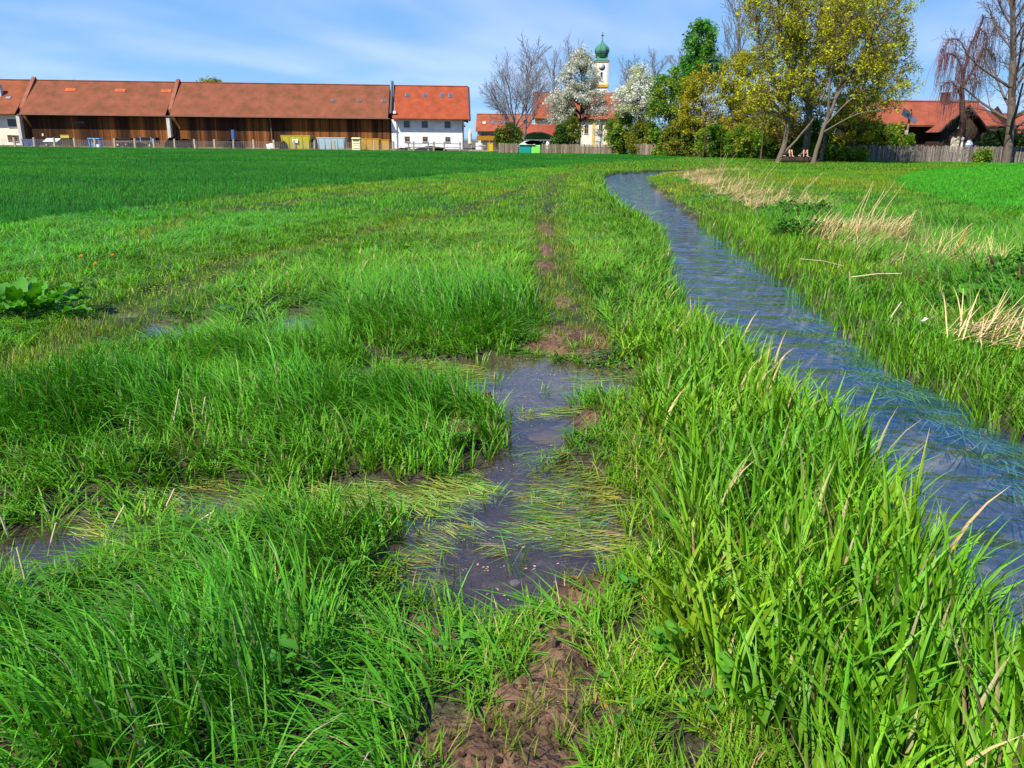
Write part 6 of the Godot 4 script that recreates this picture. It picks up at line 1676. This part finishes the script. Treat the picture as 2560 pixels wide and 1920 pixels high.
		leafy_tree("bramble_bush", gy(q[0], q[1]), {"seed": q[4], "trunks": trunks, "bark": Color(0.12, 0.07, 0.05), "fork": 0.02, "crown": [[Vector3(0, q[3] * 0.5, 0), Vector3(q[2], q[3] * 0.55, q[2] * 0.8), int(q[2] * 110)]], "tones": [Color(0.06, 0.2, 0.02), Color(0.09, 0.27, 0.025), Color(0.04, 0.13, 0.02)], "clumps": 7, "spread": 0.09, "size": 0.075, "twigs": 1, "stout": 0.002}, q[5], "bush", "brambles on the far bank")
	# stems, sticks and scraps
	stem(gy(5.75, -10.9), Vector3(0.18, 0.46, 0.0), 0.013, Color(0.5, 0.2, 0.04), "wooden_stick", "orange-brown stick standing askew on the right bank", "stick")
	stem(gy(3.22, -7.15), Vector3(0.17, 0.3, 0.05), 0.009, Color(0.6, 0.5, 0.34), "broken_reed", "thick pale broken stem leaning at the right water edge", "stem")
	stem(gy(3.7, -9.0), Vector3(-0.03, 0.24, 0.02), 0.008, Color(0.6, 0.5, 0.32), "broken_reed", "pale upright broken stem on the right bank below the wisp", "stem")
	stem(gy(3.75, -9.1) + Vector3(0, 0.2, 0), Vector3(0.5, 0.02, 0.1), 0.007, Color(0.62, 0.52, 0.33), "broken_reed", "pale stem lying level across the bank grass", "stem")
	stem(gy(4.1, -10.2) + Vector3(0, 0.15, 0), Vector3(-0.6, 0.06, 0.1), 0.006, Color(0.62, 0.5, 0.3), "broken_reed", "long thin pale stem slanting down to the water", "stem")
	for q in [[-1.93, -4.35, 0.1, 0.3, "longest pale dry stalk, above the left puddle"], [-1.78, -4.4, 0.07, 0.2, "pale dry stalk just right of the longest one"], [-2.28, -4.5, 0.08, 0.16, "left stalk of a close pair beside the far-left puddle"], [-2.2, -4.42, 0.05, 0.18, "right stalk of a close pair beside the far-left puddle"], [-1.98, -3.15, 0.08, 0.16, "pale stalk standing in the dark water at the far left"], [-1.8, -3.3, 0.12, 0.16, "slanting pale stalk in the middle of the left water"], [-1.62, -3.45, 0.1, 0.15, "pale stalk at the back of the left water"], [-2.15, -3.2, -0.03, 0.17, "pale stalk leaning left at the very edge of the left water"], [-1.45, -3.3, 0.17, 0.1, "flattest pale stalk, lying towards the floating grass"], [-1.75, -2.65, 0.0, 0.2, "upright pale stalk in the front left grass"]]:
		stem(gy(q[0], q[1]), Vector3(q[2], q[3], 0.02), 0.005, Color(0.62, 0.5, 0.34), "dry_stalk", q[4], "stalk", "pale dry stalks at the left")
	var b := MB.new()
	leaf(b, Vector3(0, 0.05, 0), 0.6, 0.9, 0.14, 0.06, Color(0.75, 0.75, 0.75), 0.3, 0.4, 4)
	var o := part("white_scrap", b, M.straw)
	o.position = gy(3.3, -6.6) + Vector3(0, 0.12, 0)
	tag(o, "small white scrap caught in the grass at the right water edge", "scrap")
	stone(gy(-0.2, -5.0) + Vector3(0, 0.03, 0), Vector3(0.1, 0.075, 0.085), Color(0.17, 0.085, 0.045), 3, "mud_clod", "brown lump of mud at the left edge of the overflow neck", 0.5)
	stone(gy(0.27, -4.55) + Vector3(0, 0.015, 0), Vector3(0.17, 0.035, 0.1), Color(0.34, 0.22, 0.11), 4, "stone", "flat tan stone half under water right of the neck")
	stone(gy(0.34, -4.98) + Vector3(0, 0.02, 0), Vector3(0.075, 0.04, 0.05), Color(0.38, 0.28, 0.12), 5, "stone", "small yellowish stone at the right edge above the flat stone")
	stone(gy(0.6, -5.85) + Vector3(0, 0.02, 0), Vector3(0.1, 0.05, 0.06), Color(0.4, 0.26, 0.13), 6, "stone", "tan stone beside the watercress near the mud patch")
	stone(gy(0.4, -3.72) + Vector3(0, 0.0, 0), Vector3(0.08, 0.03, 0.05), Color(0.32, 0.25, 0.18), 7, "stone", "pale stone among the floating grass on the right")
	stone(gy(0.02, -2.92) + Vector3(0, 0.03, 0), Vector3(0.022, 0.014, 0.018), Color(0.5, 0.45, 0.36), 8, "stone", "small whitish pebble in the lower pool")
	stone(gy(0.05, -4.25) + Vector3(0, 0.03, 0), Vector3(0.018, 0.012, 0.016), Color(0.5, 0.45, 0.4), 9, "stone", "tiny pale pebble in the middle of the neck")
	stone(gy(0.14, -2.3) + Vector3(0, 0.015, 0), Vector3(0.012, 0.028, 0.01), Color(0.28, 0.2, 0.14), 10, "stone", "upright brown splinter of stone in the bottom mud")
	# crumbs of earth on the mud, pale flecks on the overflow
	var buf := PackedFloat32Array()
	var lump := MB.new()
	lump.lathe([Vector2(0, -0.5), Vector2(0.8, -0.4), Vector2(1.0, 0.1), Vector2(0.6, 0.6), Vector2(0, 0.75)], 6, Color.WHITE)
	for k in 5200:
		var x := g.randf_range(-0.6, 0.9)
		var z := -1.2 - 6.0 * pow(g.randf(), 1.6)
		if mud(x, z) < 0.08 or pool(x, z) > 0.0: continue
		var sz := 0.003 + 0.010 * pow(g.randf(), 3.0)
		put(buf, Basis.from_euler(rv(g) * PI).scaled(Vector3(sz, sz * 0.7, sz)), gy(x, z) + Vector3(0, sz * 0.2, 0), Color(0.27, 0.155, 0.09) * g.randf_range(0.7, 1.3))
	tag(scatter("earth_crumbs", lump.mesh(), M.rock, buf), "crumbs and small clods of brown earth on the muddy path", "earth", "", "stuff")
	buf = PackedFloat32Array()
	var fleck := MB.new()
	leaf(fleck, Vector3(-0.5, 0, 0), 0.0, PI / 2 - 0.25, 1.0, 0.6, Color.WHITE, 0.05, 0.3, 3)
	for k in 5000:
		var x := g.randf_range(-1.0, 0.9)
		var z := g.randf_range(-6.3, -2.6)
		if pool(x, z) < 0.02 or nf.get_noise_2d(x * 1.4 + 20.0, z * 3.2) < 0.08 + 0.2 * g.randf(): continue
		var sz := 0.004 + 0.014 * pow(g.randf(), 2.5)
		put(buf, Basis(Vector3.UP, g.randf() * TAU).scaled(Vector3.ONE * sz), Vector3(x, FLOOD + g.randf_range(0.001, 0.004), z), Color(0.42, 0.33, 0.24) * g.randf_range(0.5, 1.3))
	tag(scatter("floating_flecks", fleck.mesh(), M.straw, buf), "pale tan flecks drifting in streaks on the overflow water", "debris", "", "stuff")
	# watercress by the mud patch
	for q in [[0.75, -6.0], [0.9, -6.15], [0.62, -6.1], [0.85, -5.75]]:
		var cb := MB.new()
		for k in 40:
			var a := g.randf() * TAU
			var r := sqrt(g.randf()) * 0.13
			leaf(cb, Vector3(cos(a) * r, g.randf_range(0.03, 0.1), sin(a) * r), a, g.randf_range(1.1, 1.7), 0.03, 0.026, Color(0.05, 0.17, 0.03) * g.randf_range(0.7, 1.3), 0.1, 0.0, 3)
		var w := part("watercress", cb, M.broadleaf, null, "stuff")
		w.position = gy(q[0], q[1])
		tag(w, "round-leaved watercress between the mud patch and the reeds", "watercress", "watercress by the mud patch", "stuff")

func build_background() -> void:
	build_buildings()
	build_trees()
	build_yard()

func build_details() -> void:
	M.skin = mat(0.6, 0.4)
	M.cloth = mat(0.9, 0.2)
	M.straw = leafy(0.6, Color(0.5, 0.5, 0.4), 0.3)
	M.broadleaf = leafy(0.42, Color(0.75, 0.85, 0.35), 0.45)
	M.rock = mottled(0.05, 71, 6.0, 0.55, 0.7, 1.0)
	log_thing(Vector3(22.6, 0, -68.4), 2.6, 0.26, 0.04, "dark thick log lying between the two big leaning trunks")
	log_thing(Vector3(22.5, 0, -69.0), 2.4, 0.25, -0.05, "second dark log right behind the first one")
	person(Vector3(22.03, 0.52, -68.35), 0.1, 0.09, "person lying with knees together against the left trunk, bare legs", Color(0.03, 0.03, 0.035))
	person(Vector3(23.22, 0.52, -68.35), -0.05, 0.13, "person lying with knees apart on the right half of the log, bare legs", Color(0.06, 0.05, 0.04))
	build_plants()

func _ready() -> void:
	var cam := Camera3D.new()
	cam.name = "camera"
	add_child(cam)
	cam.position = Vector3(0, 1.6, 0)
	cam.rotation_degrees = Vector3(-16.5, 0, 0.57)
	cam.fov = 50.0
	cam.near = 0.05
	cam.far = 3000.0
	cam.current = true
	var env := Environment.new()
	env.background_mode = Environment.BG_SKY
	env.tonemap_mode = Environment.TONE_MAPPER_LINEAR
	env.tonemap_exposure = 1.62
	env.sdfgi_enabled = true
	env.ssao_enabled = true
	env.ssil_enabled = true
	env.sky = Sky.new()
	env.sky.sky_material = make_sky()
	var we := WorldEnvironment.new()
	we.name = "world_environment"
	we.environment = env
	add_child(we)
	var sun := DirectionalLight3D.new()
	sun.name = "sun"
	add_child(sun)
	sun.look_at_from_position(Vector3(-0.42, 0.74, 0.52), Vector3.ZERO)
	sun.light_color = lin(1.0, 0.93, 0.82)
	sun.light_energy = 1.55
	sun.light_angular_distance = 0.5
	sun.shadow_enabled = true

	var t0 := Time.get_ticks_msec()
	make_flood()
	build_ground()
	build_water()
	print("ground ", Time.get_ticks_msec() - t0)
	build_background()
	print("background ", Time.get_ticks_msec() - t0)
	build_grass()
	print("grass ", Time.get_ticks_msec() - t0)
	build_details()
	print("details ", Time.get_ticks_msec() - t0)

func make_sky() -> ProceduralSkyMaterial:
	var s := ProceduralSkyMaterial.new()
	s.sky_top_color = lin(0.04, 0.18, 0.5)
	s.sky_horizon_color = lin(0.245, 0.445, 0.67)
	s.sky_curve = 0.13
	s.ground_bottom_color = lin(0.05, 0.08, 0.03)
	s.ground_horizon_color = lin(0.30, 0.45, 0.6)
	s.sun_angle_max = 12.0
	var n1 := noise(0.55, 31, 5)
	var n2 := noise(0.16, 32, 3)
	var W := 1536
	var H := 768
	var im := Image.create(W, H, false, Image.FORMAT_RGBA8)
	im.fill(Color(1, 1, 1, 0))
	for j in H / 2:
		var up := PI / 2 - PI * (j + 0.5) / H
		var cu := cos(up)
		var k := 1.0 / (sin(up) + 0.06)
		for i in W:
			var a := TAU * (i + 0.5) / W
			var px := cos(a) * cu * k
			var pz := sin(a) * cu * k
			var v := n2.get_noise_2d(px * 2.0, pz * 2.0) * 0.7 + 0.55 * n1.get_noise_2d(px * 0.5 + pz * 0.4, pz * 2.0 - px * 0.8)
			v = smoothstep(-0.5, 0.9, v)
			if v > 0.004: im.set_pixel(i, j, Color(1.0, 0.86, 0.84, v * 0.17))
	s.sky_cover = ImageTexture.create_from_image(im)
	s.sky_cover_modulate = Color(1, 1, 1, 1)
	return s
